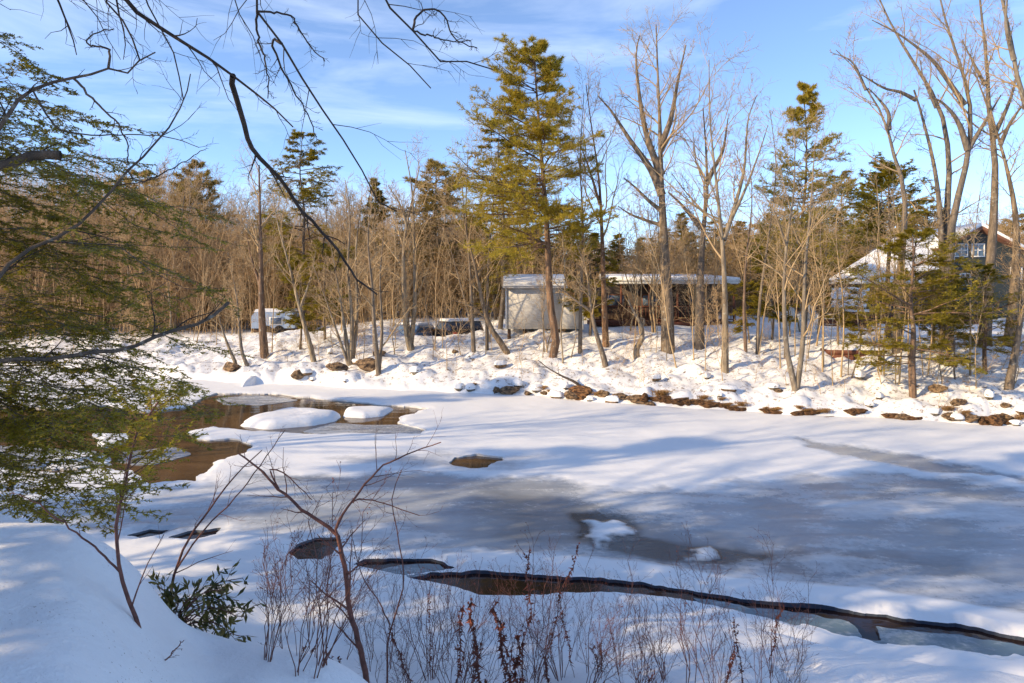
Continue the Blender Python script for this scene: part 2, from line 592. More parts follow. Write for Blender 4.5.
# ------------------------------------------------------------------ world, sun, camera
SUN_AZ = (-0.92, -0.39)
SUN_EL = 23.0
w = bpy.data.worlds.new('World')
S.world = w
w.use_nodes = True
nt = w.node_tree
bg = nt.nodes['Background']
sky = N(nt, 'ShaderNodeTexSky', sky_type='NISHITA')
sky.sun_disc = False
sky.sun_elevation = math.radians(SUN_EL)
sky.sun_rotation = math.atan2(SUN_AZ[0], SUN_AZ[1])
sky.air_density = .8
sky.dust_density = 0
sky.ozone_density = 3.4
sky.altitude = 1500
tc = N(nt, 'ShaderNodeTexCoord')
mp = N(nt, 'ShaderNodeMapping')
mp.inputs['Scale'].default_value = (1.3, 1.3, 6.5)
mp.inputs['Rotation'].default_value = (0.12, .16, 0)
nt.links.new(tc.outputs['Generated'], mp.inputs[0])
cl = noise(nt, mp.outputs[0], 1.7, 8, .58, .5)
cf = ramp(nt, cl, .50, .80)
cf = math_(nt, 'ADD', math_(nt, 'MULTIPLY', cf, .30), .03)
skc = mixc(nt, cf, sky.outputs[0], (6.2, 6.6, 7.2))
nt.links.new(skc, bg.inputs[0])
bg.inputs[1].default_value = .15

sun = bpy.data.lights.new('Sun', 'SUN')
sun.energy = 3.1
sun.angle = math.radians(.55)
sun.color = (1.0, .77, .47)
so = bpy.data.objects.new('Sun', sun)
COL.objects.link(so)
from mathutils import Vector
ce = math.cos(math.radians(SUN_EL))
sdir = Vector((SUN_AZ[0] * ce, SUN_AZ[1] * ce, math.sin(math.radians(SUN_EL))))
so.rotation_euler = sdir.to_track_quat('Z', 'Y').to_euler()
so.location = sdir * 60

cam = bpy.data.cameras.new('Camera')
cam.sensor_width = 36
cam.lens = 36 * F / 1024
cam.shift_y = -(341.5 - HY) / 1024
cam.clip_end = 3000
cam.clip_start = .05
cob = bpy.data.objects.new('Camera', cam)
COL.objects.link(cob)
cob.location = (0, 0, CZ)
cob.rotation_euler = (math.pi / 2, 0, 0)
S.camera = cob
S.view_settings.view_transform = 'Standard'
S.view_settings.look = 'None'
S.view_settings.exposure = 1.0
S.view_settings.gamma = 1
S.render.resolution_x, S.render.resolution_y = 1024, 683
S.cycles.max_bounces = 6
S.cycles.diffuse_bounces = 3
S.cycles.glossy_bounces = 3
S.cycles.transmission_bounces = 3
S.cycles.use_denoising = True

# ------------------------------------------------------------------ ground sheet
az = np.concatenate([np.arctan((np.arange(-340, 1365, 2.0) - CX) / F)])
rest = np.linspace(az[-1], az[0] + 2 * np.pi, 150)[1:-1]
az = np.concatenate([az, rest])
rad = np.concatenate([np.geomspace(.6, 12, 190), np.geomspace(12, 45, 230)[1:], np.geomspace(45, 900, 60)[1:]])
A, R_ = np.meshgrid(az, rad, indexing='xy')
X, Y = np.sin(A) * R_, np.cos(A) * R_
Z = ground_z(X, Y)
nr, na = X.shape
i, j = np.meshgrid(np.arange(nr - 1), np.arange(na), indexing='ij')
q = np.stack([i * na + j, i * na + (j + 1) % na, (i + 1) * na + (j + 1) % na, (i + 1) * na + j], -1).reshape(-1, 4)
g = Geo().add(np.stack([X, Y, Z], -1), q[:, ::-1])
d = (Y - np.interp(X, FAR_X, FAR_Y)) * .93
g.add([(0, 0, gz(0, .01))] + [(X[0, k], Y[0, k], Z[0, k]) for k in range(na)], [[0, k + 1, (k + 1) % na + 1] for k in range(na)])
lit = np.concatenate([(sst(0, .6, d) * (1 - .8 * sst(5, 12, d))).ravel() * .95, np.zeros(na + 1)])
tag(g.build('ground', M['snow_ground'], smooth=True, attrs={'litter': lit}), kind='structure')

# ------------------------------------------------------------------ ice sheet with its holes, and the water under it
pxs = np.arange(-420, 1460, 1.6)
pys = np.concatenate([np.geomspace(22, 70, 50)[:-1] + HY, np.arange(360, 690, .8)])
PX, PY = np.meshgrid(pxs, pys)
IX = (PX - CX) * CZ / (PY - HY)
IY = F * CZ / (PY - HY)
jx = (fbm(IX * 1.7, IY * 1.7, 61, 4) - .5)
jy = (fbm(IX * 1.7 + 40, IY * 1.7, 67, 4) - .5)
QX, QY = IX + jx * .35, IY + jy * .35
NXf, NYf = IX + jx * .9, IY + jy * 1.2


def WP(pts):
    return [G(*p) for p in pts]


left_water = WP([(-420, 399), (0, 404), (60, 407), (110, 404), (150, 410), (186, 406), (200, 397), (215, 392), (270, 392), (330, 398), (395, 404),
                 (430, 407), (400, 415), (398, 421), (428, 428), (422, 432), (330, 432), (270, 431), (228, 428), (215, 432), (240, 437), (256, 444), (240, 452),
                 (215, 460), (205, 470), (195, 479), (150, 481), (130, 468), (100, 466), (60, 470), (0, 466), (-420, 482)])
islands = [WP([(95, 431), (125, 432), (130, 440), (100, 446)]), WP([(40, 460), (60, 450), (100, 452), (110, 460), (80, 466), (50, 466)]),
           WP([(185, 430), (215, 424), (262, 431), (240, 437), (205, 438)]), WP([(-200, 430), (-60, 420), (-10, 425), (-60, 437)])]
holes = [WP([(448, 460), (455, 455), (475, 452), (503, 455), (505, 458), (490, 461), (488, 465), (470, 466), (455, 463)]),
         WP([(285, 550), (300, 539), (315, 535), (335, 534), (338, 541), (333, 549), (320, 556), (297, 556)]),
         WP([(352, 561), (365, 556), (390, 555), (430, 556), (458, 565), (440, 568), (400, 571), (375, 567)]),
         WP([(128, 532), (150, 526), (168, 526), (160, 531), (140, 535)]), WP([(165, 534), (195, 527), (220, 526), (218, 532), (190, 536)])]
crack = WP([(408, 572), (455, 569), (500, 569), (560, 572), (640, 578), (662, 582), (700, 589), (760, 598), (830, 604), (890, 611), (960, 621),
            (1030, 633), (1400, 700), (1400, 725), (1040, 650), (1000, 650), (940, 645), (880, 638), (830, 629), (760, 611), (700, 599), (660, 592), (640, 590),
            (600, 588), (560, 590), (520, 592), (480, 590), (450, 581)])
shelf = [WP([(690, 597), (760, 606), (840, 614), (848, 616), (862, 634), (882, 636), (874, 619), (900, 622), (960, 632), (1030, 643), (1400, 712), (1400, 750), (1040, 662), (1000, 662), (940, 657), (880, 650), (830, 640), (760, 622), (700, 607)])]
thin_ice = WP([(372, 566), (400, 560), (440, 563), (445, 569), (400, 574)])
grey = WP([(190, 484), (250, 470), (330, 474), (420, 472), (520, 476), (640, 492), (760, 478), (900, 470), (1030, 488), (1500, 540), (1500, 700), (1030, 612), (960, 602), (850, 586),
           (700, 572), (560, 560), (400, 546), (290, 530), (230, 526), (90, 528), (0, 512), (-300, 520), (-300, 500), (0, 500), (130, 503)])
grey2 = WP([(786, 434), (830, 440), (900, 452), (960, 462), (1030, 474), (1400, 520), (1400, 530), (1030, 481), (950, 472), (890, 464), (840, 455), (805, 444)])
grey3 = WP([(400, 448), (560, 452), (520, 470), (420, 468), (300, 462)])
darkp = WP([(575, 512), (600, 510), (622, 514), (632, 524), (640, 535), (680, 542), (720, 547), (765, 553), (775, 558), (740, 561), (680, 557), (620, 550), (595, 545), (580, 535), (578, 522)])
halo = WP([(480, 486), (560, 492), (640, 512), (700, 530), (790, 548), (790, 566), (680, 562), (590, 552), (500, 530), (470, 505)])
snowp = [WP([(585, 522), (605, 518), (632, 528), (628, 534), (610, 538), (596, 546), (590, 532)]), WP([(680, 544), (700, 545), (712, 552), (690, 554)])]
smud = [WP([(840 + a, 552 + b), (885 + a, 556 + b), (890 + a, 566 + b), (850 + a, 563 + b)]) for a, b in ((0, 0), (75, 8), (-50, -2))]

water = sdf(left_water, QX, QY)
for il in islands:
    water = np.maximum(water, -sdf(il, QX, QY))
for hl in holes:
    water = np.minimum(water, sdf(hl, IX + jx * .10, IY + jy * .12))
cr = sdf(crack, IX + jx * .10, IY + jy * .16)
water = np.minimum(water, cr)
sh = np.minimum.reduce([sdf(s_, QX, QY) for s_ in shelf] + [sdf(thin_ice, QX, QY)])
far_snow = sst(13.5, 19, IY + jy * 3)
gr = sdf(grey, NXf, NYf)
snow = np.clip(sst(-.6, .6, gr), 0, 1)
snow = np.maximum(snow, .30) + (fbm(IX * .45, IY * .8, 79, 4) - .5) * 1.1 * sst(.8, -.5, gr)
snow = np.clip(snow, 0, 1)
snow = np.minimum(snow, 1 - .85 * sst(.25, -.35, sdf(grey2, NXf, NYf)))
snow = np.minimum(snow, 1 - .5 * sst(.6, -.8, sdf(grey3, NXf, NYf)))
ha = sst(.7, -.7, sdf(halo, NXf, NYf))
snow = snow * (1 - .75 * ha)
dark = sst(.22, -.22, sdf(darkp, QX, QY)) + .5 * ha
for s_ in smud:
    dark = dark + .30 * sst(.5, -.3, sdf(s_, NXf, NYf))
for s_ in snowp:
    p_ = sst(.16, -.16, sdf(s_, IX + jx * .8, IY + jy * .9)) * .8
    snow, dark = np.maximum(snow, p_), dark * (1 - p_)
lip = np.exp(-np.clip(cr, 0, None) / .28) * (cr > -.05)
behind = (PY < np.interp(PX, [400, 640, 760, 890, 1030, 1400], [575, 583, 604, 624, 641, 712]))
snow = np.maximum(snow, np.where(cr < .95, sst(.9, .45, cr) * .95, 0))
IZ = .05 * snow + (fbm(IX * .8, IY * .8, 71, 4) - .5) * .05 * snow + lip * behind * .06 - .045 - .02 * sst(11, 15, IY)
jag = (fbm(IX * 5, IY * 5, 91, 4) - .5) * .11
water = water + jag * (water < .4)
IZ = IZ * sst(.0, .20, water) + (-.065 + .06 * fbm(IX * 1.3, IY * 1.3, 95, 4) ** 2) * (1 - sst(.0, .20, water))


def cut_sheet(name, X, Y, Z, f, keep, at, thick, mat):
    '''the part of a grid where f > 0, cut cleanly along f = 0, with a vertical rim hanging down there'''
    nr, na = X.shape
    k = list(at)
    V = np.stack([X, Y, Z, f] + [at[q_] for q_ in k], -1).reshape(-1, 4 + len(k))
    i, j = np.meshgrid(np.arange(nr - 1), np.arange(na - 1), indexing='ij')
    a, b, c, d = (x_.ravel()[keep.ravel()] for x_ in (i * na + j, (i + 1) * na + j, (i + 1) * na + j + 1, i * na + j + 1))
    pos = V[:, 3] > 0
    allp = pos[a] & pos[b] & pos[c] & pos[d]
    none = ~(pos[a] | pos[b] | pos[c] | pos[d])
    mix = ~(allp | none)
    T = np.concatenate([np.stack([a, b, c], 1)[mix], np.stack([a, c, d], 1)[mix]])
    n = pos[T].sum(1)
    out3 = [T[n == 3]]
    new, base_n, rims = [], len(V), []
    for cnt, tri in ((1, T[n == 1]), (2, T[n == 2])):
        odd = np.argmax(pos[tri] == (cnt == 1), 1)
        r_ = np.arange(len(tri))
        p, q_, w_ = tri[r_, odd], tri[r_, (odd + 1) % 3], tri[r_, (odd + 2) % 3]

        def cutp(u, v):
            t = (V[u, 3] / (V[u, 3] - V[v, 3] + 1e-12))[:, None]
            return V[u] * (1 - t) + V[v] * t
        A, B = cutp(p, q_), cutp(p, w_)
        ia = base_n + np.arange(len(tri))
        ib = ia + len(tri)
        new += [A, B]
        base_n += 2 * len(tri)
        if cnt == 1:
            out3.append(np.stack([p, ia, ib], 1))
            rims.append((ia, ib, A, B))
        else:
            out3 += [np.stack([ia, q_, w_], 1), np.stack([ia, w_, ib], 1)]
            rims.append((ib, ia, B, A))
    quads = np.stack([a, b, c, d], 1)[allp]
    V = np.concatenate([V] + new)
    rim_v, rim_f, m0 = [], [], len(V)
    for ia, ib, A, B in rims:
        for P_, dz in ((A, 0), (B, 0), (B, -thick), (A, -thick)):
            Q_ = P_.copy()
            Q_[:, 2] += dz
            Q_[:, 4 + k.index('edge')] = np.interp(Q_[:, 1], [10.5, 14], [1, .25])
            rim_v.append(Q_)
        n_ = len(A)
        rim_f.append(m0 + np.stack([np.arange(n_), np.arange(n_) + n_, np.arange(n_) + 2 * n_, np.arange(n_) + 3 * n_], 1))
        m0 += 4 * n_
    V = np.concatenate([V] + rim_v)
    allq = np.concatenate([quads] + rim_f)
    tri = np.concatenate(out3)
    used_ = np.zeros(len(V), bool)
    used_[allq.ravel()] = True
    used_[tri.ravel()] = True
    mp_ = np.cumsum(used_) - 1
    V = V[used_]
    g_ = Geo().add(V[:, :3], mp_[allq])
    g_.f3.append(mp_[tri])
    o = g_.build(name, mat, smooth=True, attrs={q_: np.clip(V[:, 4 + n_], 0, 1) for n_, q_ in enumerate(k)})
    return tag(o, kind='structure')


# carve under the banks: the sheet stops inside the banks
dfar = (IY - np.interp(IX, FAR_X, FAR_Y)) * .93
dnear = (np.interp(IX, NEAR_X, NEAR_Y) - IY) * .93
keep = ((dfar < 3) & (dnear < 2.2) & (IY < 90))[:-1, :-1]
zero = np.zeros_like(IX)
cut_sheet('river_ice', IX, IY, IZ, water, keep, {'snow': snow, 'dark': dark, 'edge': zero, 'teal': zero}, .12, M['ice'])
rows = slice(int(np.argmax(pys > 540)), int(np.argmax(pys > 684)))
sub = lambda q_: q_[rows]
cut_sheet('thin_ice', sub(IX), sub(IY), sub(zero) - .055 + .02 * sub(fbm(IX * 2, IY * 2, 81, 3)), -np.maximum(sub(sh), sub(water) - .05), np.ones_like(sub(IX)[:-1, :-1], bool),
          {'snow': sub(zero) + .22, 'dark': sub(zero), 'edge': sub(zero), 'teal': sub(zero) + .85}, .05, M['ice'])
pool_ice = [WP([(335, 421), (420, 423), (424, 432), (330, 432), (300, 429)]), WP([(-60, 444), (30, 442), (105, 450), (112, 462), (60, 466), (-60, 464)]), WP([(215, 396), (260, 393), (300, 398), (262, 403), (222, 402)]),
            WP([(120, 449), (175, 444), (190, 452), (150, 462), (118, 459)])]
rows = slice(int(np.argmax(pys > 388)), int(np.argmax(pys > 486)))
po = np.minimum.reduce([sdf(s_, sub(QX), sub(QY)) for s_ in pool_ice])
cut_sheet('pool_ice', sub(IX), sub(IY), sub(zero) - .078, -np.maximum(po, sub(water) - .02), np.ones_like(sub(IX)[:-1, :-1], bool),
          {'snow': sub(zero) + .27, 'dark': sub(zero) + .25, 'edge': sub(zero), 'teal': sub(zero)}, .03, M['ice'])
g = Geo().add([(-150, -10, -.09), (110, -10, -.09), (110, 90, -.09), (-150, 90, -.09)], [[0, 1, 2, 3]])
tag(g.build('river_water', M['water']), kind='structure')


# two thick snow-topped slabs in the open water
def slab(px0, px1, py0, py1, h, seed, label):
    x0, y0 = G(px0, py1)
    x1, _ = G(px1, py1)
    xa, y1 = G(px0, py0)
    cx, cy = (x0 + x1) / 2, (y0 + y1) / 2
    rx, ry = (x1 - x0) / 2, (y1 - y0) / 2
    rr_ = np.linspace(0, 1, 14)
    th = np.linspace(0, 2 * np.pi, 49)[:-1]
    RR, TH = np.meshgrid(rr_, th, indexing='ij')
    wob = 1 + .75 * (fbm(np.cos(TH) * 1.6 + seed, np.sin(TH) * 1.6, seed, 4) - .5)
    rq = np.random.default_rng(seed)
    for ph_ in np.arange(6) * 1.047 + rq.uniform(-.4, .4, 6):
        cc = np.cos(TH - ph_)
        wob = np.where(cc > .05, np.minimum(wob, rq.uniform(.72, 1.05) / np.maximum(cc, .05)), wob)
    x, y = np.cos(TH) * RR * rx * wob, np.sin(TH) * RR * ry * wob
    z = h * (1 - RR ** 6) ** .6 * (1 + .5 * np.sin(TH - seed) * RR) * (.5 + fbm(x * 1.3, y * 1.3, seed + 3)) - .25 * RR ** 8 + .02
    z = np.where(RR > .95, -.25, z)
    n_, m_ = RR.shape
    i, j = np.meshgrid(np.arange(n_ - 1), np.arange(m_), indexing='ij')
    q = np.stack([i * m_ + j, i * m_ + (j + 1) % m_, (i + 1) * m_ + (j + 1) % m_, (i + 1) * m_ + j], -1).reshape(-1, 4)
    o = Geo().add(np.stack([x, y, z], -1), q[:, ::-1]).build('ice_floe', M['snow'], smooth=True)
    o.location = (cx, cy, 0)
    tag(o, label, 'ice floe')


slab(222, 328, 407, 427, .11, 4, 'large snow-topped ice slab with a dark undercut edge in the open pool')
slab(331, 387, 405, 417, .06, 8, 'low flat white ice floe at the right end of the open pool')
slab(228, 246, 371, 388, .45, 12, 'rounded snow lump at the waterline left of the pool')


# ------------------------------------------------------------------ boulders
def rock_proto(seed, mat, cap=True):
    rng = np.random.default_rng(seed)
    u, v = np.meshgrid(np.linspace(0, np.pi, 15), np.linspace(0, 2 * np.pi, 25)[:-1], indexing='ij')
    dx, dy, dz = np.sin(u) * np.cos(v), np.sin(u) * np.sin(v), np.cos(u)
    r = np.ones_like(u)
    for k in range(9):                                   # flattened facets
        nrm = norm(rng.normal(0, 1, 3))
        c = dx * nrm[0] + dy * nrm[1] + dz * nrm[2]
        lim = rng.uniform(.48, .8)
        r = np.where(c > .01, np.minimum(r, lim / np.maximum(c, .01)), r)
    r = r + (fbm(dx * 3 + seed, dy * 3 + dz * 2, seed) - .5) * .32 + (fbm(dx * 8 + dz * 5, dy * 8 - dz * 4, seed + 5) - .5) * .16
    x, y, z = dx * r, dy * r * .8, dz * r * .68
    n_, m_ = u.shape
    i, j = np.meshgrid(np.arange(n_ - 1), np.arange(m_), indexing='ij')
    q = np.stack([i * m_ + j, i * m_ + (j + 1) % m_, (i + 1) * m_ + (j + 1) % m_, (i + 1) * m_ + j], -1).reshape(-1, 4)
    root = empty('boulder')
    Geo().add(np.stack([x, y, z], -1), q[:, ::-1]).build('stone', mat, root)
    if cap:
        n2 = 7
        s = np.clip((u[:n2] / u[n2 - 1]), 0, 1)
        up = 1.04 + .14 * (1 - s ** 3)
        zz = z[:n2] * up + .16 * (1 - s ** 4) - .03 * (s > .99)
        q2 = q[: (n2 - 1) * m_]
        Geo().add(np.stack([x[:n2] * 1.06, y[:n2] * 1.06, zz], -1), q2[:, ::-1]).build('snow_cap', M['snow'], root, smooth=True)
    return root


rr = random.Random(3)
protos = [rock_proto(1, M['rock']), rock_proto(2, M['rock']), rock_proto(5, M['rock_grey']), rock_proto(9, M['rock'], False), rock_proto(12, M['earth'], False), rock_proto(15, M['earth'])]
for p in protos:
    tag(p, 'brown boulder with snow on top along the far waterline', 'boulder', 'boulders along the far waterline')
used = set()


def put_rock(k, loc, rz, sc, label=None, group=None):
    p = protos[k]
    if k not in used:
        used.add(k)
        p.location = tuple(float(a) for a in loc)
        p.rotation_euler = (0, 0, rz)
        p.scale = sc
    else:
        p = dup(p, loc, rz, sc)
    if label:
        p['label'] = label
    if group:
        p['group'] = group
    elif label and 'group' in p:
        del p['group']


# (px, py, radius in px, kind)
RW = [(459, 388, 6, 2), (470, 389, 5, 2), (497, 391, 6, 3), (510, 390, 6, 3), (518, 387, 5, 2), (537, 391, 5, 2), (545, 393, 4, 3), (556, 396, 6, 0), (566, 388, 5, 2),
      (573, 395, 7, 3), (580, 393, 8, 4), (604, 393, 6, 3), (613, 401, 6, 1), (620, 398, 5, 3), (637, 400, 6, 3), (644, 397, 6, 4), (304, 372, 6, 0), (312, 378, 5, 1),
      (345, 383, 4, 1), (336, 366, 7, 3), (367, 366, 8, 3), (357, 362, 6, 0), (380, 352, 7, 3), (330, 352, 5, 2), (232, 367, 7, 3), (300, 375, 6, 3), (415, 372, 4, 2),
      (455, 352, 4, 3), (905, 419, 7, 3), (916, 422, 6, 1), (936, 415, 5, 2), (950, 417, 6, 3), (958, 419, 5, 2), (972, 418, 7, 3), (985, 421, 8, 4), (998, 421, 8, 4),
      (1008, 417, 7, 3), (1017, 424, 6, 2), (940, 387, 7, 3), (880, 398, 4, 2), (960, 402, 5, 3), (990, 398, 6, 2), (1008, 405, 5, 3), (870, 405, 4, 2), (720, 398, 3, 2),
      (773, 387, 5, 2), (778, 390, 5, 3), (731, 389, 6, 1), (650, 405, 4, 3), (590, 400, 5, 2), (528, 393, 4, 3), (1022, 412, 6, 1)]
for px, py, r, k in RW:
    p = base(px, py + r * .6)
    s = 1.1 * r * p[1] / F * rr.uniform(.7, 1.35)
    put_rock(k, (p[0], p[1] + .05, p[2] + s * .22), rr.uniform(0, 6.28), (s * rr.uniform(1, 1.5), s * 1.1, s * rr.uniform(.9, 1.2)))
# bare brown earth ledges showing under the snow edge
for x0, x1, ya, yb in ((655, 692, 396, 403), (694, 745, 400, 411), (764, 777, 409, 411), (797, 832, 412, 417), (846, 862, 411, 412), (889, 924, 417, 420), (985, 1012, 419, 423)):
    n_ = max(3, int((x1 - x0) / 6))
    for k in range(n_):
        t = (k + .5) / n_
        px, py = x0 + (x1 - x0) * t, ya + (yb - ya) * t + rr.uniform(-1.5, 1.5)
        p = base(px, py + 4)
        s = rr.uniform(3.5, 9.0) * p[1] / F
        put_rock(4, (p[0], p[1] + .05, p[2] + s * .2), rr.uniform(-.5, .5), (s * rr.uniform(1.2, 2.2), s, s * rr.uniform(.5, .85)),
                 'lump of bare brown earth along the undercut far bank', 'lumps of bare earth along the far bank')
for (px, py, r, k, lab) in [(860, 376, 8, 2, 'mossy grey boulder poking out of the snow below the red planter'), (707, 377, 5, 2, 'small grey stone alone on the snow right of the thick bare tree'),
                            (500, 364, 7, 0, 'tan boulder half way up the snowy bank below the grey shed'), (656, 378, 6, 0, 'flat brown stone in the snow below the thick bare tree')]:
    p = base(px, py + r * .5)
    s = r * p[1] / F
    put_rock(k, (p[0], p[1], p[2] + s * .3), 1.0, (s * 1.2, s, s), lab)


# ------------------------------------------------------------------ trees
def bare_proto(seed, H=10., r0=.09, lean=.03, nl=14, t0=.35, ang=38, tm='bark', cm='twig', m2=7, m3=5, limb=.42, wob=.12, up=.5, twr=.004, name='bare_tree'):
    """a leafless tree: trunk with limbs, crown of branches and twigs"""
    rng = np.random.default_rng(seed)
    root = empty(name)
    a = rng.uniform(0, 6.28)
    pts = [(math.cos(a) * lean * H * t ** 1.4 + rng.normal(0, wob) * (t > 0) * (t < 1.01), math.sin(a) * lean * H * t ** 1.4 + rng.normal(0, wob) * (t > 0), H * t) for t in np.linspace(0, 1, 6)]
    T = resample(pts, 16)[None]
    T[:, 0, 2] -= .25
    R = r0 * (np.linspace(1, .10, 16) ** .9)[None]
    R[0, 0] *= 1.3
    g = Geo().add(*tubes(T, R, 7))
    L1, r1 = grow(rng, T, R, nl, t0, .97, limb, ang, 7, up, .12, .6, .25, .6, asp=45)
    g.add(*tubes(L1, r1, 5))
    g.build('trunk', M[tm], root, smooth=True)
    L2, r2 = grow(rng, L1, r1, m2, .2, 1, .5, 42, 5, .25, .14, .55, .3, .4, rmin=twr)
    L3, r3 = grow(rng, L2, r2, m3, .2, 1, .55, 42, 4, .15, .16, .6, .4, .3, rmin=twr)
    g = Geo().add(*tubes(L2, r2, 3)).add(*tubes(L3, r3, 3))
    if m3 > 4:
        g.add(*tubes(*grow(rng, T, R, nl, .15, 1, .16, 55, 4, .3, .15, .3, .3, .2, rmin=twr), 3))
    g.build('crown', M[cm], root)
    return root


def conifer(seed, H=10., r0=.12, nb=60, t0=.2, wid=.2, elev=5, droop=.1, nm='pine', bm='bark_red', tw=9, sub=4, per=8, ln=.13, wd=.018, mode='tuft', shape='cone',
            trunk=None, reach=None, gap=.25, upc=.35, name='pine_tree'):
    """an evergreen: trunk with its boughs, crown of needles"""
    rng = np.random.default_rng(seed)
    root = empty(name)
    if trunk is None:
        trunk = [(rng.normal(0, .008 * H) * (t > 0), rng.normal(0, .008 * H) * (t > 0), H * t) for t in np.linspace(0, 1, 6)]
    T = resample(trunk, 20)
    T[0, 2] -= .2
    R = r0 * np.linspace(1, .1, 20)
    g = Geo().add(*tubes(T[None], R[None], 8))
    t = np.sort(rng.uniform(0, 1, nb) ** .9) * (1 - t0 - .01) + t0
    P0 = np.stack([np.interp(t, np.linspace(0, 1, 20), T[:, k]) for k in range(3)], -1)
    azm = rng.uniform(0, 6.28, nb)
    f = (t - t0) / (1 - t0)
    prof = {'spire': (.13 + .95 * (1 - f) ** .6) * (.8 + .3 * np.sin(f * 19) ** 2), 'cone': (1 - f) ** .8 * .95 + .07, 'pine': np.clip(np.sin(np.pi * (f * .8 + .2)) ** .8 + .12, .18, 1), 'round': np.sin(np.pi * (f * .75 + .2)) + .1, 'open': np.sin(np.pi * (f * .9 + .08)) ** .5 + .05}[shape]
    L = wid * H * prof * rng.uniform(.55, 1.25, nb)
    if reach is not None:
        L = L * np.array([reach(a_, f_) for a_, f_ in zip(azm, f)])
    keep = rng.uniform(0, 1, nb) > gap * .5
    P0, azm, L, f = P0[keep], azm[keep], L[keep], f[keep]
    n = 8
    el = np.radians(elev + rng.normal(0, 8, len(L)) + 25 * f)
    Q = np.zeros((len(L), n, 3))
    Q[:, 0] = P0
    dirv = np.stack([np.cos(azm) * np.cos(el), np.sin(azm) * np.cos(el), np.sin(el)], -1)
    for s in range(1, n):
        Q[:, s] = Q[:, s - 1] + dirv * (L / (n - 1))[:, None]
        dirv = dirv + rng.normal(0, .07, dirv.shape)
        dirv[:, 2] += (upc * (s / n) - droop) / (n - 1) * 2
        dirv = norm(dirv)
    rb = np.clip(L / 70, .006, .05)[:, None] * np.linspace(1, .25, n)[None]
    g.add(*tubes(Q, rb, 4))
    flat = .35
    T1, R1 = grow(rng, Q, rb, tw, .25, 1, .42, 48, 5, .05, .1, .5, .4, .55, flat=flat, rmin=.003)
    T2, R2 = grow(rng, T1, R1, sub, .15, 1, .5, 45, 4, .1, .1, .6, .5, .4, flat=flat, rmin=.0025)
    g.add(*tubes(T1, R1, 3))
    g.build('trunk', M[bm], root, smooth=True)
    c = Geo()
    c.add(*leaves(rng, T2, per, ln, wd, mode, 0.))
    c.add(*leaves(rng, T1, per, ln, wd, mode, .3))
    c.build('crown', M[nm], root)
    return root


def world_tree(stems, D, rng, dz=.25, n=14):
    """traced stems [(pixel points, r0 px, r1 px)] -> polylines round the base, each with its own depth"""
    b = base(*stems[0][0][0]) if D is None else None
    if D is None:
        D = b[1]
    out = []
    for si, (pts, ra, rb) in enumerate(stems):
        slope = rng.uniform(-dz, dz) if si else rng.uniform(-.05, .05)
        k0 = 0.
        P = []
        L = 0
        for a, (px, py) in enumerate(pts):
            if a:
                L += math.hypot(px - pts[a - 1][0], py - pts[a - 1][1]) * D / F
            P.append(W(px, py, D + k0 + slope * L))
        if si:                                           # start on the main stem at the depth the stem has there
            ref = out[0][0]
            q = P[0]
            kk = np.argmin(np.hypot(ref[:, 0] - q[0], ref[:, 2] - q[2]))
            off = ref[kk, 1] - q[1]
            P = [W(px, py, p_[1] + off) for (px, py), p_ in zip(pts, P)]
        out.append((resample(P, n), (rb * .5 + (ra - rb * .5) * (1 - np.linspace(0, 1, n)) ** (1.45 if not si else 1.1)) * D / F))
    return D, out


def traced(name, label, cat, stems, seed, D=None, tm='bark', cm='twig', nl=10, t0=.3, lenf=.32, ang=42, m2=7, m3=5, up=.35, group=None, sub_t0=.15, twr=.0065):
    rng = np.random.default_rng(seed)
    D, ps = world_tree(stems, D, rng)
    o0 = ps[0][0][0].copy()
    root = empty(name, o0)
    g, c = Geo(), Geo()
    L1s = []
    for k, (P, R) in enumerate(ps):
        P = P - o0
        if k == 0 and D > 8:
            P[0, 2] -= .25
        R = np.maximum(R, .004)
        g.add(*tubes(P[None], R[None], 8))
        nn = int(nl * 1.5) if k == 0 else max(4, int(nl * 1.1))
        if nn:
            L1, r1 = grow(rng, P[None], R[None], nn, t0 if k == 0 else sub_t0, .99, lenf, ang, 7, up, .12, .55, .2, .5, asp=55)
            L1s.append((L1, r1))
    for L1, r1 in L1s:
        c.add(*tubes(L1, r1, 4))
        L2, r2 = grow(rng, L1, r1, m2, .15, 1, .5, 42, 5, .2, .15, .6, .3, .4, rmin=twr)
        c.add(*tubes(L2, r2, 3))
        if m3:
            L3, r3 = grow(rng, L2, r2, m3, .2, 1, .55, 42, 4, .1, .16, .6, .4, .3, rmin=twr)
            c.add(*tubes(L3, r3, 3))
    g.build('trunk', M[tm], root, smooth=True)
    if L1s:
        c.build('crown', M[cm], root)
    tag(root, label, cat, group)
    return root


# --- the tall pine in front of the shed
def pine_traced(label, pts, ra, rb, seed, reach, **kw):
    rng = np.random.default_rng(seed)
    b0 = base(*pts[0])
    D = b0[1]
    P = np.array([W(px, py, D) for px, py in pts])
    P = P - P[0]
    r = conifer(seed, H=P[-1, 2], r0=ra * D / F, trunk=P, reach=reach, **kw)
    r.location = tuple(W(*pts[0], D))
    tag(r, label, 'pine tree')
    return r


pine_traced('tall golden-green pine standing in front of the grey shed',
            [(552, 357), (556, 342), (550, 300), (547, 230), (541, 150), (535, 70), (534, 46)], 4.3, 1, 11,
            lambda a, f: 1 + .55 * max(0, -math.cos(a)) * (1 - f) - .35 * max(0, math.cos(a)) * (f < .35), nb=118, t0=.34, wid=.25, elev=0, droop=.1, nm='pine', tw=11, sub=5, per=16,
            ln=.17, wd=.022, shape='spire', gap=.3)

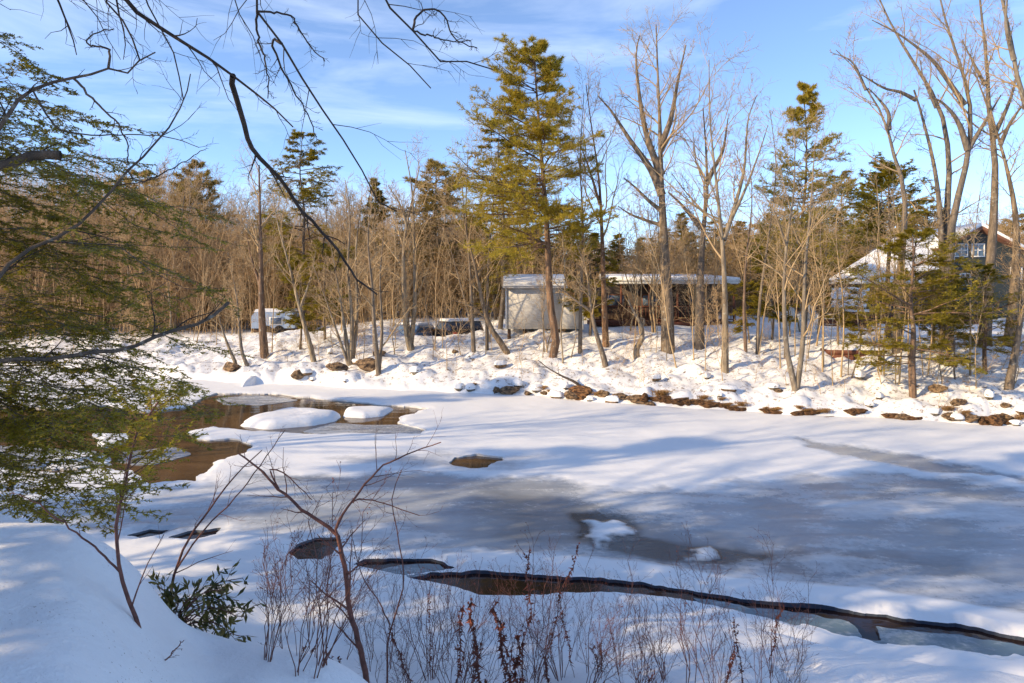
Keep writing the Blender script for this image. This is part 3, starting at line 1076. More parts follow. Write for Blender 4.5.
# --- traced bare trees of the far bank
traced('bare_tree', 'tallest thick-trunked bare tree, with spreading crown, in front of the deck cabin', 'tree',
       [([(668, 352), (667, 300), (664, 240), (661, 180), (660, 130), (658, 80), (656, 25)], 7.4, 1.3), ([(662, 195), (650, 168), (630, 140), (612, 112), (598, 96)], 4.5, 1.2),
        ([(662, 175), (648, 140), (640, 100), (636, 55), (640, 35)], 4, 1), ([(661, 145), (671, 118), (678, 80), (686, 45)], 3.5, 1), ([(665, 214), (648, 200), (636, 188), (624, 178)], 2.6, 1),
        ([(664, 226), (645, 220), (630, 214), (618, 206)], 2.2, 1)], 21, nl=12, t0=.5, cm='twig', tm='bark', m2=7, m3=5, lenf=.26)
traced('bare_tree', 'dark bare tree forking into a V behind the deck cabin roof', 'tree',
       [([(699, 347), (700, 290), (703, 235), (707, 190), (706, 150), (703, 108)], 5.5, 1.2), ([(701, 228), (692, 217), (680, 203), (668, 192)], 3, 1.2), ([(706, 185), (714, 168), (723, 150), (728, 118)], 3, 1)],
       22, tm='bark_dark', nl=9, t0=.5)
traced('bare_tree', 'slim pale bare tree with two tall forks just right of the cabin roof', 'tree',
       [([(725, 373), (725, 300), (722, 240), (716, 180), (710, 120), (709, 60)], 4, .9), ([(724, 240), (735, 205), (744, 170), (748, 120), (757, 95)], 2.6, .8), ([(730, 222), (745, 190), (760, 150), (768, 125)], 2, .7)],
       23, tm='bark_pale', nl=10, t0=.35)
traced('bare_tree', 'pale sapling splitting into a V at its foot, near the shore right of centre', 'tree',
       [([(797, 390), (787, 352), (784, 290), (787, 240), (794, 190), (795, 130)], 3.4, .8), ([(797, 388), (803, 340), (805, 270), (811, 205), (815, 140)], 3, .7), ([(786, 245), (774, 212), (760, 188)], 1.7, .6)],
       24, tm='bark_pale', nl=9, t0=.35)
traced('bare_tree', 'straight reddish trunk standing close to the left corner of the deck', 'tree',
       [([(606, 347), (604, 300), (602, 235), (599, 180), (592, 130), (586, 85)], 3.6, .8), ([(600, 205), (588, 165), (578, 140)], 1.6, .6)], 25, tm='bark_red', nl=9, t0=.4)
traced('bare_tree', 'thin upright sapling at the right end of the grey shed', 'tree', [([(580, 354), (581, 290), (583, 225), (580, 160), (584, 95)], 2.3, .6)], 26, tm='bark', nl=8, t0=.4)
traced('bare_tree', 'slim curved tree leaning left with its foot down the slope before the deck', 'tree',
       [([(607, 367), (601, 349), (594, 325), (590, 300), (586, 270), (575, 240)], 3.2, .8), ([(592, 312), (570, 296), (552, 280)], 1.7, .6)], 27, nl=8, t0=.4)
traced('broken_tree', 'crooked broken stump tree with a snowy hooked top before the deck', 'tree',
       [([(638, 357), (636, 350), (642, 338), (641, 325), (634, 312), (628, 300)], 3.6, 2.2), ([(641, 328), (644, 320), (640, 318)], 2.2, 1.6)], 28, tm='bark_pale', nl=3, t0=.6, lenf=.5, m2=3, m3=0)
traced('bare_tree', 'dark tree bowed low to the left beside the grey shed', 'tree',
       [([(510, 352), (497, 338), (488, 322), (482, 300), (474, 262), (465, 225), (462, 180)], 3.4, .7), ([(486, 318), (470, 306), (452, 300)], 1.5, .6)], 29, nl=9, t0=.35)
traced('bare_tree', 'two-stemmed sapling with dark foot half way between the parked car and the shed', 'tree',
       [([(474, 352), (472, 318), (470, 270), (466, 215), (468, 150)], 2.4, .6), ([(473, 330), (462, 290), (448, 240)], 1.5, .5)], 30, nl=8, t0=.35)
traced('bare_tree', 'slender dark trunk close to the left wall of the shed', 'tree', [([(487, 351), (487, 310), (489, 250), (494, 190), (490, 140)], 1.9, .6)], 31, tm='bark_dark', nl=8, t0=.35)
traced('bare_tree', 'twin pale trunks curving up together in front of the blue car', 'tree',
       [([(412, 349), (407, 330), (404, 290), (404, 245), (411, 205), (420, 165)], 4, .9), ([(411, 345), (415, 300), (414, 240), (412, 190), (405, 150)], 2.6, .7), ([(408, 230), (400, 205), (388, 185)], 1.6, .5)],
       32, tm='bark_pale', nl=9, t0=.35)
traced('bare_tree', 'clump of several thin stems rising from one foot on the left bank', 'tree',
       [([(350, 366), (345, 330), (338, 285), (330, 240)], 2.6, .7), ([(351, 366), (352, 320), (348, 270), (350, 215), (345, 180)], 2.5, .6), ([(352, 366), (357, 315), (356, 250), (362, 195)], 2.3, .6),
        ([(349, 366), (338, 335), (326, 300), (312, 262)], 1.8, .5)], 33, tm='bark_pale', nl=8, t0=.35)
traced('bare_tree', 'pair of slim grey stems nearest the ice left of centre', 'tree',
       [([(379, 374), (375, 335), (372, 285), (368, 240), (372, 190)], 2.8, .7), ([(379, 373), (382, 330), (380, 280), (384, 230)], 2, .6)], 34, nl=8, t0=.35)
traced('bare_tree', 'pale tree leaning to the left with a sweeping trunk on the left bank', 'tree',
       [([(315, 362), (308, 338), (299, 305), (289, 265), (278, 225), (272, 190)], 3, .7), ([(300, 308), (310, 280), (316, 250)], 1.4, .5)], 35, tm='bark_pale', nl=9, t0=.35)
traced('bare_tree', 'stout reddish trunk right in front of the pale blue trailer', 'tree',
       [([(265, 358), (262, 320), (261, 265), (260, 215), (259, 165)], 4.6, 1.6), ([(262, 290), (252, 260), (246, 232)], 2, .7)], 36, tm='bark_red', nl=9, t0=.4)
traced('bare_tree', 'short thin sapling with a curved foot beside the snow lump', 'tree', [([(250, 368), (243, 356), (240, 335), (237, 300), (230, 262)], 2.2, .6)], 37, nl=8, t0=.35)
traced('bare_tree', 'bare leaning pole just left of the snow lump', 'tree', [([(237, 366), (229, 348), (221, 325), (216, 300)], 2.2, .8)], 38, tm='bark_pale', nl=5, t0=.4)
traced('fallen_branch', 'dark fallen branch lying down the bank below the shed', 'branch', [([(583, 388), (573, 381), (562, 376), (548, 368), (538, 360)], 1.8, .7)], 39, tm='bark_dark', cm='twig_dark', nl=5, t0=.3, m2=3, m3=0)
# right-hand group
traced('bare_tree', 'bare tree leaning far left over the snowy house roof', 'tree',
       [([(897, 353), (899, 290), (905, 200), (893, 152), (884, 118), (869, 94), (858, 72), (836, 50)], 5.2, .8), ([(889, 130), (888, 112), (876, 96), (868, 88)], 2.5, .8), ([(866, 90), (852, 62), (830, 52)], 1.6, .6)],
       40, tm='bark', nl=9, t0=.55, lenf=.2)
traced('bare_tree', 'large multi-stemmed bare tree rising past the green house gable', 'tree',
       [([(948, 350), (949, 290), (952, 225), (966, 165), (971, 120), (966, 85), (955, 50), (940, 0), (934, -40)], 5.6, 1.2),
        ([(945, 345), (941, 230), (934, 165), (918, 102), (914, 90)], 4.2, 1.8), ([(916, 100), (900, 92), (884, 88), (862, 75)], 2.2, 1),
        ([(944, 347), (946, 229), (949, 165), (941, 112), (917, 68), (894, 30), (878, -4)], 4.5, 1.5), ([(936, 108), (924, 80), (920, 60)], 1.6, .7),
        ([(968, 150), (958, 122), (944, 104), (932, 97)], 3.4, 1.4), ([(968, 150), (980, 130), (1001, 95)], 2.8, 1.2), ([(965, 105), (946, 78), (930, 58), (900, 35), (872, 20)], 2.8, .8)], 41, tm='bark', nl=12, t0=.55, lenf=.18)
traced('bare_tree', 'tall stout grey trunk in front of the right side of the green gable', 'tree',
       [([(984, 346), (988, 290), (993, 229), (995, 160), (989, 111), (987, 67), (981, 10), (976, -40)], 6.0, 1.4), ([(992, 140), (1010, 100), (1020, 60)], 2.6, 1), ([(985, 85), (972, 60), (962, 40)], 1.8, .8)],
       42, tm='bark', nl=10, t0=.5, lenf=.16)
traced('bare_tree', 'thick leaning grey trunk at the right edge of the picture', 'tree',
       [([(1009, 346), (1014, 300), (1016, 222), (1006, 165), (996, 130), (990, 108)], 6.0, 1.8), ([(1000, 145), (1012, 120), (1030, 96)], 2.4, 1)], 43, tm='bark', nl=8, t0=.6, lenf=.2)
traced('bare_tree', 'pale tall bare trunk leaning in from beyond the right edge', 'tree',
       [([(1062, 350), (1045, 200), (1030, 120), (1019, 85), (1010, 36), (1000, -10), (990, -50)], 6.5, 2), ([(1014, 60), (1006, 25), (1008, -10)], 2.6, 1)], 44, tm='bark_pale', nl=9, t0=.5, lenf=.2)
traced('bare_tree', 'bare trunk rooted low on the bank at the far right', 'tree', [([(1008, 389), (1014, 360), (1022, 310), (1030, 240)], 4.5, 1.5)], 45, tm='bark', nl=7, t0=.4)
traced('bare_tree', 'thin bare stem beside the white garden chair', 'tree', [([(823, 368), (823, 330), (824, 290), (820, 240), (826, 190)], 1.4, .5)], 46, nl=7, t0=.3)
traced('bare_tree', 'brownish trunk behind the slim pale forked tree', 'tree', [([(746, 352), (744, 310), (746, 260), (752, 200), (748, 140)], 2, .6)], 47, tm='bark_red', nl=8, t0=.35)
traced('bare_tree', 'slim grey trunk just left of the V-shaped sapling', 'tree', [([(757, 354), (760, 300), (768, 240), (776, 170), (770, 110)], 2, .6)], 48, nl=9, t0=.35)

# --- evergreens on the far bank
hem = conifer(51, 5.3, .12, 66, .18, .36, 0, .05, 'hemlock_gold', 'bark_red', 12, 5, 12, .10, .032, 'flat', 'round', name='hemlock_tree', gap=.35, upc=.15)
b_ = base(913, 397)
hem.location = tuple(b_)
hem.scale = (1.0, 1.0, 1.0)
tag(hem, 'low spreading golden-green hemlock in front of the house, nearest the shore', 'hemlock')
b_ = base(985, 372)
tag(dup(hem, b_, 2.1, .68), 'yellow-green hemlock sapling at right with sprays hanging over the snow', 'hemlock')
for k, (px, py, sc_, lab) in enumerate([(948, 362, .6, 'golden hemlock sapling before the multi-stemmed tree by the house')]):
    tag(dup(hem, base(px, py), 3.3 + k, sc_), lab, 'hemlock')
h3 = conifer(58, 7.2, .13, 66, .56, .22, 5, .05, 'hemlock', 'bark_dark', 10, 4, 9, .14, .042, 'flat', 'round', name='hemlock_tree', gap=.5, upc=.2)
b_ = base(889, 338)
h3.location = tuple(b_)
tag(h3, 'dark high-crowned evergreen standing in front of the snowy house roof', 'evergreen')
h2 = conifer(52, 5.6, .14, 85, .12, .36, 5, .05, 'hemlock_gold', 'bark_dark', 12, 5, 12, .13, .05, 'flat', 'round', name='hemlock_tree', gap=.3, upc=.2)
b_ = base(933, 345)
h2.scale = (.5, .5, .5)
h2.location = tuple(b_)
tag(h2, 'bushy evergreen against the house front below the gable windows', 'evergreen')
b_ = W(882, 0, 54)
b_[2] = gz(b_[0], 54)
tag(dup(h2, b_, 1.3, (1.15, 1.15, 1.75)), 'dark rounded evergreen rising behind the snowy house roof', 'evergreen')
p2 = conifer(53, 13, .13, 130, .26, .235, 8, .05, 'pine', 'bark', 10, 4, 8, .20, .030, 'tuft', 'cone', gap=.5)
b_ = base(804, 335)
H_ = (HY - 84) * b_[1] / F + CZ - b_[2]
p2.location = tuple(b_)
p2.scale = (H_ / 13,) * 3
tag(p2, 'airy cone-shaped pine with thin foliage left of the snowy house', 'pine tree')
hs = conifer(54, 3.2, .05, 40, .2, .36, 0, .1, 'hemlock_gold', 'bark', 10, 4, 11, .09, .032, 'flat', 'open', name='hemlock_tree', gap=.4, upc=.1)
for k, (px, py, s, lab) in enumerate([(300, 350, 1.35, 'young yellow-green hemlock between the trailer and the clump of stems'), (955, 380, .6, 'small hemlock sapling under the house trees, low on the bank'),
                                      (862, 352, .8, 'young green hemlock right behind the red planter'), (745, 345, .8, 'young hemlock with flat sprays right of the deck cabin'),
                                      (590, 336, 1.5, 'dull green hemlock between the shed and the deck'), (772, 340, 1.2, 'hemlock sapling with flat sprays just left of the V-shaped sapling'), (838, 345, 1.0, 'yellowish hemlock sapling by the left corner of the house deck'), (325, 340, 1.5, 'hemlock with yellowish sprays behind the clump of thin stems')]):
    b_ = base(px, py)
    if k == 0:
        hs.location = tuple(b_)
        hs.scale = (s, s, s)
        tag(hs, lab, 'hemlock')
    else:
        tag(dup(hs, b_, k * 1.1, s), lab, 'hemlock')

# background evergreens: (px, top y, D, proto, label)
pf = conifer(55, 12, .14, 90, .30, .19, 5, .12, 'pine_far', 'bark', 9, 4, 9, .30, .05, 'tuft', 'pine', gap=.8)
pg = conifer(56, 12, .14, 110, .22, .18, -2, .18, 'hemlock_gold', 'bark_dark', 9, 4, 9, .22, .055, 'flat', 'open', gap=.9, name='hemlock_tree', upc=.2)
ph = conifer(57, 9, .13, 110, .10, .19, 5, .05, 'hemlock_gold', 'bark_dark', 9, 3, 9, .22, .06, 'flat', 'cone', gap=.6, name='spruce_tree', upc=.3)
BG = [(195, 163, 55, 'pf', 'sparse brownish pine standing above the woods at left'), (143, 172, 58, 'pf', 'pine with a blunt top partly hidden by the near hemlock boughs'),
      (302, 133, 42, 'pg', 'tall ragged hemlock with drooping boughs above the pale trailer'), (375, 177, 46, 'ph', 'small pointed dark spruce top above the bare woods'),
      (437, 163, 46, 'pf', 'broad-topped pine rising above the parked cars'), (500, 120, 36, 'pg', 'dark hemlock standing behind the tall golden pine'),
      (520, 205, 44, 'pf', 'pine crown showing between the shed roof and the golden pine'), (682, 212, 55, 'ph', 'little spruce tip far behind the cabin roof'), (640, 238, 60, 'ph', 'low dark spruce behind the cabin'),
      (840, 175, 44, 'pg', 'green hemlock to the left of the house roof behind the airy pine'), (925, 200, 52, 'pf', 'pine with flat boughs behind the snowy house'), (1020, 215, 50, 'pf', 'pine behind the house at the right edge'),
      (60, 175, 52, 'pg', 'hemlock in the woods behind the foreground boughs at far left'), (262, 215, 50, 'pg', 'yellowish hemlock behind the stout reddish trunk'), (560, 240, 50, 'pf', 'pine crown directly above the shed roof'),
      (470, 215, 52, 'ph', 'dark spruce to the left of the shed'), (340, 230, 55, 'ph', 'short dark spruce behind the clump of stems'), (770, 215, 52, 'pf', 'pine to the left of the airy pine, farther back'),
      (705, 240, 50, 'pg', 'hemlock just beyond the right part of the cabin roof'), (600, 258, 56, 'ph', 'dark spruce left of the thick bare tree, far back')]
seen = {}
for k, (px, ty, D, pk, lab) in enumerate(BG):
    x = (px - CX) * D / F
    zb = gz(x, D)
    H = (HY - ty) * D / F + CZ - zb
    src, H0 = {'pf': (pf, 12), 'pg': (pg, 12), 'ph': (ph, 9)}[pk]
    s = H / H0
    if pk not in seen:
        seen[pk] = 1
        src.location = (x, D, zb)
        src.scale = (s, s, s)
        o = src
    else:
        o = dup(src, (x, D, zb), k * 2.4, (s * (1.35 if pk == 'pf' else 1.1), s * (1.35 if pk == 'pf' else 1.1), s))
    tag(o, lab, {'pf': 'pine tree', 'pg': 'hemlock', 'ph': 'spruce'}[pk])

for k, (px, D, H, pk) in enumerate([(225, 48, 4.5, 0), (285, 46, 6, 1), (330, 45, 5, 0), (360, 48, 6.5, 0), (395, 47, 5.5, 1), (425, 50, 6.5, 0), (452, 46, 5, 0), (480, 47, 6.5, 1), (496, 43, 5, 0), (535, 46, 6, 0), (575, 45, 6, 1),
                                    (595, 47, 5.5, 0), (618, 48, 5.6, 0), (645, 47, 5.2, 1), (665, 50, 6, 0), (690, 47, 5.6, 0), (715, 48, 6.4, 1), (740, 46, 6.2, 0), (762, 44, 5, 0), (785, 48, 7, 1), (812, 50, 7.4, 0), (110, 50, 5, 0), (160, 52, 6, 1), (30, 50, 6, 0)]):
    x = (px - CX) * D / F
    s = H / (9, 12)[pk]
    tag(dup((ph, pg)[pk], (x, D, gz(x, D)), k * 1.9, (s * 1.5, s * 1.5, s)), 'dull green evergreen among the bare background woods', 'evergreen', 'small evergreens in the background woods')

# background bare woods
rng = np.random.default_rng(77)
bp = [bare_proto(100 + k, 10, .08, .05, 16, .25, 38, 'bark' if k % 2 else 'bark_pale', 'twig' if k % 2 else 'twig_brown', 8, 6, .4, twr=.009) for k in range(5)]
bs = [bare_proto(120 + k, 5, .03, .08, 11, .12, 40, 'twig', 'twig_brown', 7, 4, .45, twr=.007, name='bare_sapling') for k in range(4)]
for p in bp:
    tag(p, 'leafless tan tree in the woods behind the far bank', 'tree', 'leafless trees in the background woods')
for p in bs:
    tag(p, 'leafless brushy sapling in the thicket on the far bank', 'sapling', 'leafless saplings on the far bank')
first = set()


def blocked(x, y):
    return (-.8 < x < 4.2 and 31 < y < 38) or (3.5 < x < 13.5 and 33.5 < y < 43) or (16 < x < 34 and 32 < y < 52) or (-15 < x < -11 and 34 < y < 43) or (-5.5 < x < -1 and 33.5 < y < 41)


TOPX = [-300, 0, 150, 250, 300, 400, 480, 560, 620, 700, 760, 850, 1024, 1300]
TOPY = [165, 174, 192, 212, 204, 213, 214, 232, 243, 226, 214, 216, 222, 215]
n_t = 0
while n_t < 185:
    D = rng.uniform(40, 85)
    px = rng.uniform(-220, 1240)
    x = (px - CX) * D / F
    if blocked(x, D) or (px > 420 and rng.uniform() < .25):
        continue
    zb = gz(x, D)
    H = ((HY - np.interp(px, TOPX, TOPY)) * D / F + CZ - zb) * rng.uniform(.7, 1.22)
    k = int(rng.integers(0, 5))
    s = H / 10
    if ('t', k) not in first:
        first.add(('t', k))
        bp[k].location = (x, D, zb)
        bp[k].scale = (s, s, s)
    else:
        dup(bp[k], (x, D, zb), rng.uniform(0, 6.28), (s * 1.1, s * 1.1, s))
    n_t += 1
n_s = 0
while n_s < 190:
    px = rng.uniform(-150, 1180)
    x0 = (px - CX)
    dd = rng.uniform(1.5, 14) if rng.uniform() < .25 else rng.uniform(9, 20)
    D = 20.
    for _ in range(30):
        x = x0 * D / F
        D = D + .5 * (np.interp(x, FAR_X, FAR_Y) + dd - D)
    x = x0 * D / F
    if blocked(x, D) or (px > 760 and rng.uniform() < .45) or (820 < px < 990 and dd > 6):
        continue
    k = int(rng.integers(0, 4))
    s = rng.uniform(.6, 1.55) * (1 if dd > 8 else .45)
    if ('s', k) not in first:
        first.add(('s', k))
        bs[k].location = (x, D, gz(x, D))
        bs[k].scale = (s, s, s)
    else:
        dup(bs[k], (x, D, gz(x, D)), rng.uniform(0, 6.28), s)
    n_s += 1

poles = [bare_proto(130 + k, 7, .032, .07, 12, .30, 26, ('twig', 'bark_pale', 'twig')[k], 'twig', 6, 3, .22, .10, .5, .006, 'bare_sapling') for k in range(3)]
for p in poles:
    tag(p, 'slim upright leafless sapling on the far bank', 'sapling', 'slim upright saplings on the far bank')
n_p = 0
while n_p < 85:
    px = rng.uniform(190, 1010)
    dd = rng.uniform(3, 13) if px < 820 else rng.uniform(2, 4)
    D = 20.
    for _ in range(30):
        x = (px - CX) * D / F
        D = D + .5 * (np.interp(x, FAR_X, FAR_Y) + dd - D)
    x = (px - CX) * D / F
    if blocked(x, D):
        continue
    s = rng.uniform(.45, 1.1)
    if n_p < 3:
        poles[n_p].location = (x, D, gz(x, D))
        poles[n_p].scale = (s, s, s)
    else:
        dup(poles[n_p % 3], (x, D, gz(x, D)), rng.uniform(0, 6.28), s, tilt=(rng.uniform(-.12, .12), rng.uniform(-.16, .16)))
    n_p += 1
M['dry_grass'] = simple('dry_grass', (.46, .27, .10), (.26, .14, .055), .8, 20, (1, 1, 1), 0)
tuft = empty('grass_tuft')
P = np.zeros((90, 5, 3))
an = rng.uniform(0, 6.28, 90)
for k in range(5):
    t = k / 4
    P[:, k] = np.stack([np.cos(an) * .30 * t * rng.uniform(.5, 1, 90), np.sin(an) * .22 * t - .10 * t, .22 * np.sin(t * 2.2) * rng.uniform(.7, 1, 90) - .02], -1)
P += rng.normal(0, .05, (90, 1, 3)) * np.array([3, 1, .3])
Geo().add(*tubes(P, np.full((90, 1), .009) * np.linspace(1, .4, 5)[None], 3)).build('blades', M['dry_grass'], tuft)
tag(tuft, 'tuft of dry tan grass hanging over the edge of the far bank', 'grass tuft', 'dry grass tufts along the far waterline')
k_ = 0
for x0, x1, ya, yb, n_ in ((655, 692, 395, 402, 6), (694, 745, 399, 409, 8), (764, 777, 408, 410, 2), (795, 832, 411, 416, 7), (889, 924, 416, 418, 5), (985, 1020, 418, 422, 5), (460, 560, 387, 393, 8), (575, 650, 392, 399, 6), (930, 980, 411, 416, 5)):
    for k in range(n_):
        t = (k + rng.uniform(.1, .9)) / n_
        p = base(x0 + (x1 - x0) * t, ya + (yb - ya) * t + rng.uniform(-1, 3))
        s = rng.uniform(.3, .75)
        if rng.uniform() < .4 and k_:
            continue
        if k_ == 0:
            tuft.location = tuple(p)
        else:
            dup(tuft, p, rng.uniform(-.6, .6), s)
        k_ += 1
for k in range(90):
    px = rng.uniform(205, 1040)
    dd = rng.uniform(.4, 7)
    D = 20.
    for _ in range(30):
        x = (px - CX) * D / F
        D = D + .5 * (np.interp(x, FAR_X, FAR_Y) + dd - D)
    x = (px - CX) * D / F
    s = rng.uniform(.10, .26)
    o = dup(bs[k % 4], (x, D, gz(x, D)), rng.uniform(0, 6.28), (s * 1.5, s * 1.5, s), 'low leafless twig clump poking through the snowy far bank', 'low twig clumps on the far bank', (rng.uniform(-.5, .5), rng.uniform(-.5, .5)))
    o.name = 'twig_clump'

# the thicket that closes the woods: nobody could count its stems
rng = np.random.default_rng(5)
nst = 12500
D = rng.uniform(43, 80, nst)
px = rng.uniform(-300, 1320, nst)
x = (px - CX) * D / F
z = ground_z(x, D)
hh = ((HY - np.interp(px, TOPX, TOPY) - 8) * D / F + CZ - z) * rng.uniform(.3, 1, nst) ** .9 * np.clip(.55 + .95 * (vnoise(px / 26., D / 9., 5) * .6 + vnoise(px / 9., D / 5., 6) * .4), .5, 1.25)
P = np.zeros((nst, 5, 3))
ld = rng.normal(0, .17, (nst, 2))
for k in range(5):
    t = k / 4
    P[:, k] = np.stack([x + ld[:, 0] * hh * t, D + ld[:, 1] * hh * t, z - .2 + hh * t], -1)
    P[:, k, :2] += rng.normal(0, .06, (nst, 2)) * (k > 0)
R = rng.uniform(.018, .035, nst)[:, None] * np.linspace(1, .3, 5)[None]
tw, rw = grow(rng, P, R, 12, .06, 1, .36, 48, 4, .25, .15, .5, .4, .45, rmin=.011, asp=60)
g = Geo().add(*tubes(P, R, 3)).add(*tubes(tw, rw, 3))
t2, r2 = grow(rng, tw, rw, 4, .25, 1, .55, 42, 3, .1, .15, .7, .5, .4, rmin=.010, asp=60)
g.add(*tubes(t2, r2, 3))
tag(g.build('undergrowth', M['twig_brown']), 'dense brown leafless thicket filling the woods behind the far bank', 'thicket', kind='stuff')


# ------------------------------------------------------------------ buildings
# grey shed
D = 33.0
x0, x1 = W(506, 0, D)[0], W(562, 0, D)[0]
x2 = W(583, 0, D)[0]
gb = gz((x0 + x1) / 2, D)
zb = W(0, 329, D)[2]
zt = W(0, 287, D)[2]
r = empty('shed', ((x0 + x2) / 2, D, gb))
ox, oy, oz = r.location
x0, x1, x2 = x0 - ox, x1 - ox, x2 - ox
a, t = zb - oz, zt - oz
Geo().box(x0, x1, 0, 3.2, a, t).hexa([(x1 + .003, 0, a), (x2, 0, a), (x2, 3.0, a), (x1 + .003, 3.0, a), (x1 + .003, 0, t - .35), (x2, 0, t - .95), (x2, 3.0, t - .95), (x1 + .003, 3.0, t - .35)]).build('wall', M['clap_grey'], r)
for xa, xb, ta, tb in ((x0 - .04, x0 + .05, t, t), (x2 - .05, x2 + .04, t - .93, t - .95)):
    Geo().box(xa, xb, -.035, .02, a - .03, ta - .02).build('corner_trim', M['white'], r)
rf = Geo().prism([(-.25, t + .02), (1.7, t + .55), (3.5, t + .02), (3.5, t - .06), (1.7, t + .47), (-.25, t - .06)], 0, 1)
v = rf.v
for arr in v:
    tmp = arr.copy()
    arr[:, 0] = x0 - .15 + (x1 + .25 - x0 + .15) * tmp[:, 1]
    arr[:, 1] = tmp[:, 0]
ro = rf.build('roof', M['metal_roof'], r)
sn = Geo().prism([(-.28, t + .04), (-.27, t + .12), (1.7, t + .66), (1.7, t + .57)], 0, 1)
for arr in sn.v:
    tmp = arr.copy()
    arr[:, 0] = x0 - .12 + (x1 + .2 - x0 + .12) * tmp[:, 1]
    arr[:, 1] = tmp[:, 0]
sn.build('snow_layer', M['snow'], ro)
Geo().hexa([(x1 - .1, -.12, t - .33), (x2 + .12, -.12, t - .98), (x2 + .12, 3.1, t - .98), (x1 - .1, 3.1, t - .33), (x1 - .1, -.12, t - .24), (x2 + .12, -.12, t - .89), (x2 + .12, 3.1, t - .89), (x1 - .1, 3.1, t - .24)]).build('lean_to_roof', M['metal_roof'], r)
for xx in (x0 + .15, x0 + .9, x0 + 1.8, x1 - .1, x2 - .15):
    Geo().box(xx - .08, xx + .08, .15, .31, -.4, a).build('support_post', M['wood_dark'], r)
tag(r, 'pale grey clapboard shed raised on posts in the middle of the far bank', 'shed')

# cabin with the long deck
D = 36.0
xa, xb = W(592, 0, D)[0], W(736, 0, D)[0]
r = empty('cabin', ((xa + xb) / 2, D, gz((xa + xb) / 2, D)))
ox, oy, oz = r.location
xa, xb = xa - ox, xb - ox
zr, ze, zrail, zd, zu = (W(0, p_, D)[2] - oz for p_ in (277, 284, 306, 322, 326))
xr0 = W(616, 0, D)[0] - ox
Geo().box(xa + .4, xb - .2, 2.4, 6.5, zu - .6, ze + .05).build('wall', M['clap_brown'], r)
ro = Geo().hexa([(xr0, -.35, ze), (xb + .1, -.35, ze), (xb + .1, 7, ze + .35), (xr0, 7, ze + .35), (xr0, -.35, ze + .16), (xb + .1, -.35, ze + .16), (xb + .1, 7, ze + .51), (xr0, 7, ze + .51)]).build('roof', M['white'], r)
Geo().hexa([(xr0 - .04, -.4, ze + .165), (xb + .14, -.4, ze + .165), (xb + .14, 7, ze + .515), (xr0 - .04, 7, ze + .515), (xr0 + .02, -.36, ze + .34), (xb + .08, -.36, ze + .34), (xb + .08, 7, ze + .7), (xr0 + .02, 7, ze + .7)]).build('snow_layer', M['snow'], ro)
Geo().box(xa, xb, 0, 2.39, zd - .2, zd).build('deck', M['wood_red'], r)
g = Geo().box(xa, xb, -.03, .05, zrail - .06, zrail).box(xa, xb, -.02, .04, zd + .10, zd + .16)
for k in range(44):
    xx = xa + (xb - xa) * (k + .5) / 44
    g.box(xx - .02, xx + .02, 0, .035, zd + .161, zrail - .061)
g.build('railing', M['wood_red'], r)
for k in range(6):
    xx = xa + .06 + (xb - xa - .12) * k / 5
    Geo().box(xx - .06, xx + .06, .06, .18, -.5, zd - .201).box(xx - .055, xx + .055, .06, .17, zd + .002, ze + .02).build('post', M['wood_red'], r)
for k, xx in enumerate((xa + 1.6, xa + 3.6, xb - 1.4)):
    w_ = Geo().box(xx - .55, xx + .55, 2.33, 2.398, zd + .75, ze - .55).build('window', M['wood_brown'], r)
    Geo().box(xx - .48, xx + .48, 2.31, 2.328, zd + .82, ze - .62).build('pane', M['glass'], w_)
Geo().box(xa + .3, xb - .3, 1.2, 1.3, -.5, zd - .203).build('skirting_board', M['wood_dark'], r)
tag(r, 'long brown cabin with a red railed deck and flat snow-covered porch roof', 'cabin')

# the house at right
D = 40.0
r = empty('house', (W(930, 0, D)[0], D, gz(W(930, 0, D)[0], D)))
ox, oy, oz = r.location


def L_(px, py, Dd):
    p = W(px, py, Dd)
    return (p[0] - ox, p[1] - oy, p[2] - oz)


gx0, gx1 = L_(940, 0, D)[0], L_(1040, 0, D)[0]
pk = L_(971, 229, D)
zl, zr_ = L_(0, 247, D)[2], L_(0, 266, D)[2]
wall = Geo().prism([(gx0, -.6), (gx1, -.6), (gx1, zr_), (pk[0], pk[2] - .12), (gx0, zl)], -.5, 7).build('wall', M['clap_green'], r)
# roof over the gable with its snow
for (xa, za, xb, zb_) in ((pk[0], pk[2], gx1 + .5, zr_ - .25), (gx0 - .45, zl - .18, pk[0], pk[2])):
    g = Geo().hexa([(xa, -1.0, za - .1), (xb, -1.0, zb_ - .1), (xb, 7.3, zb_ - .1), (xa, 7.3, za - .1), (xa, -1.0, za + .08), (xb, -1.0, zb_ + .08), (xb, 7.3, zb_ + .08), (xa, 7.3, za + .08)])
    ro = g.build('roof', M['wood_brown'], r)
    Geo().hexa([(xa, -.95, za + .085), (xb, -.95, zb_ + .085), (xb, 7.2, zb_ + .085), (xa, 7.2, za + .085), (xa, -.9, za + .3), (xb, -.9, zb_ + .3), (xb, 7.2, zb_ + .3), (xa, 7.2, za + .3)]).build('snow_layer', M['snow'], ro)


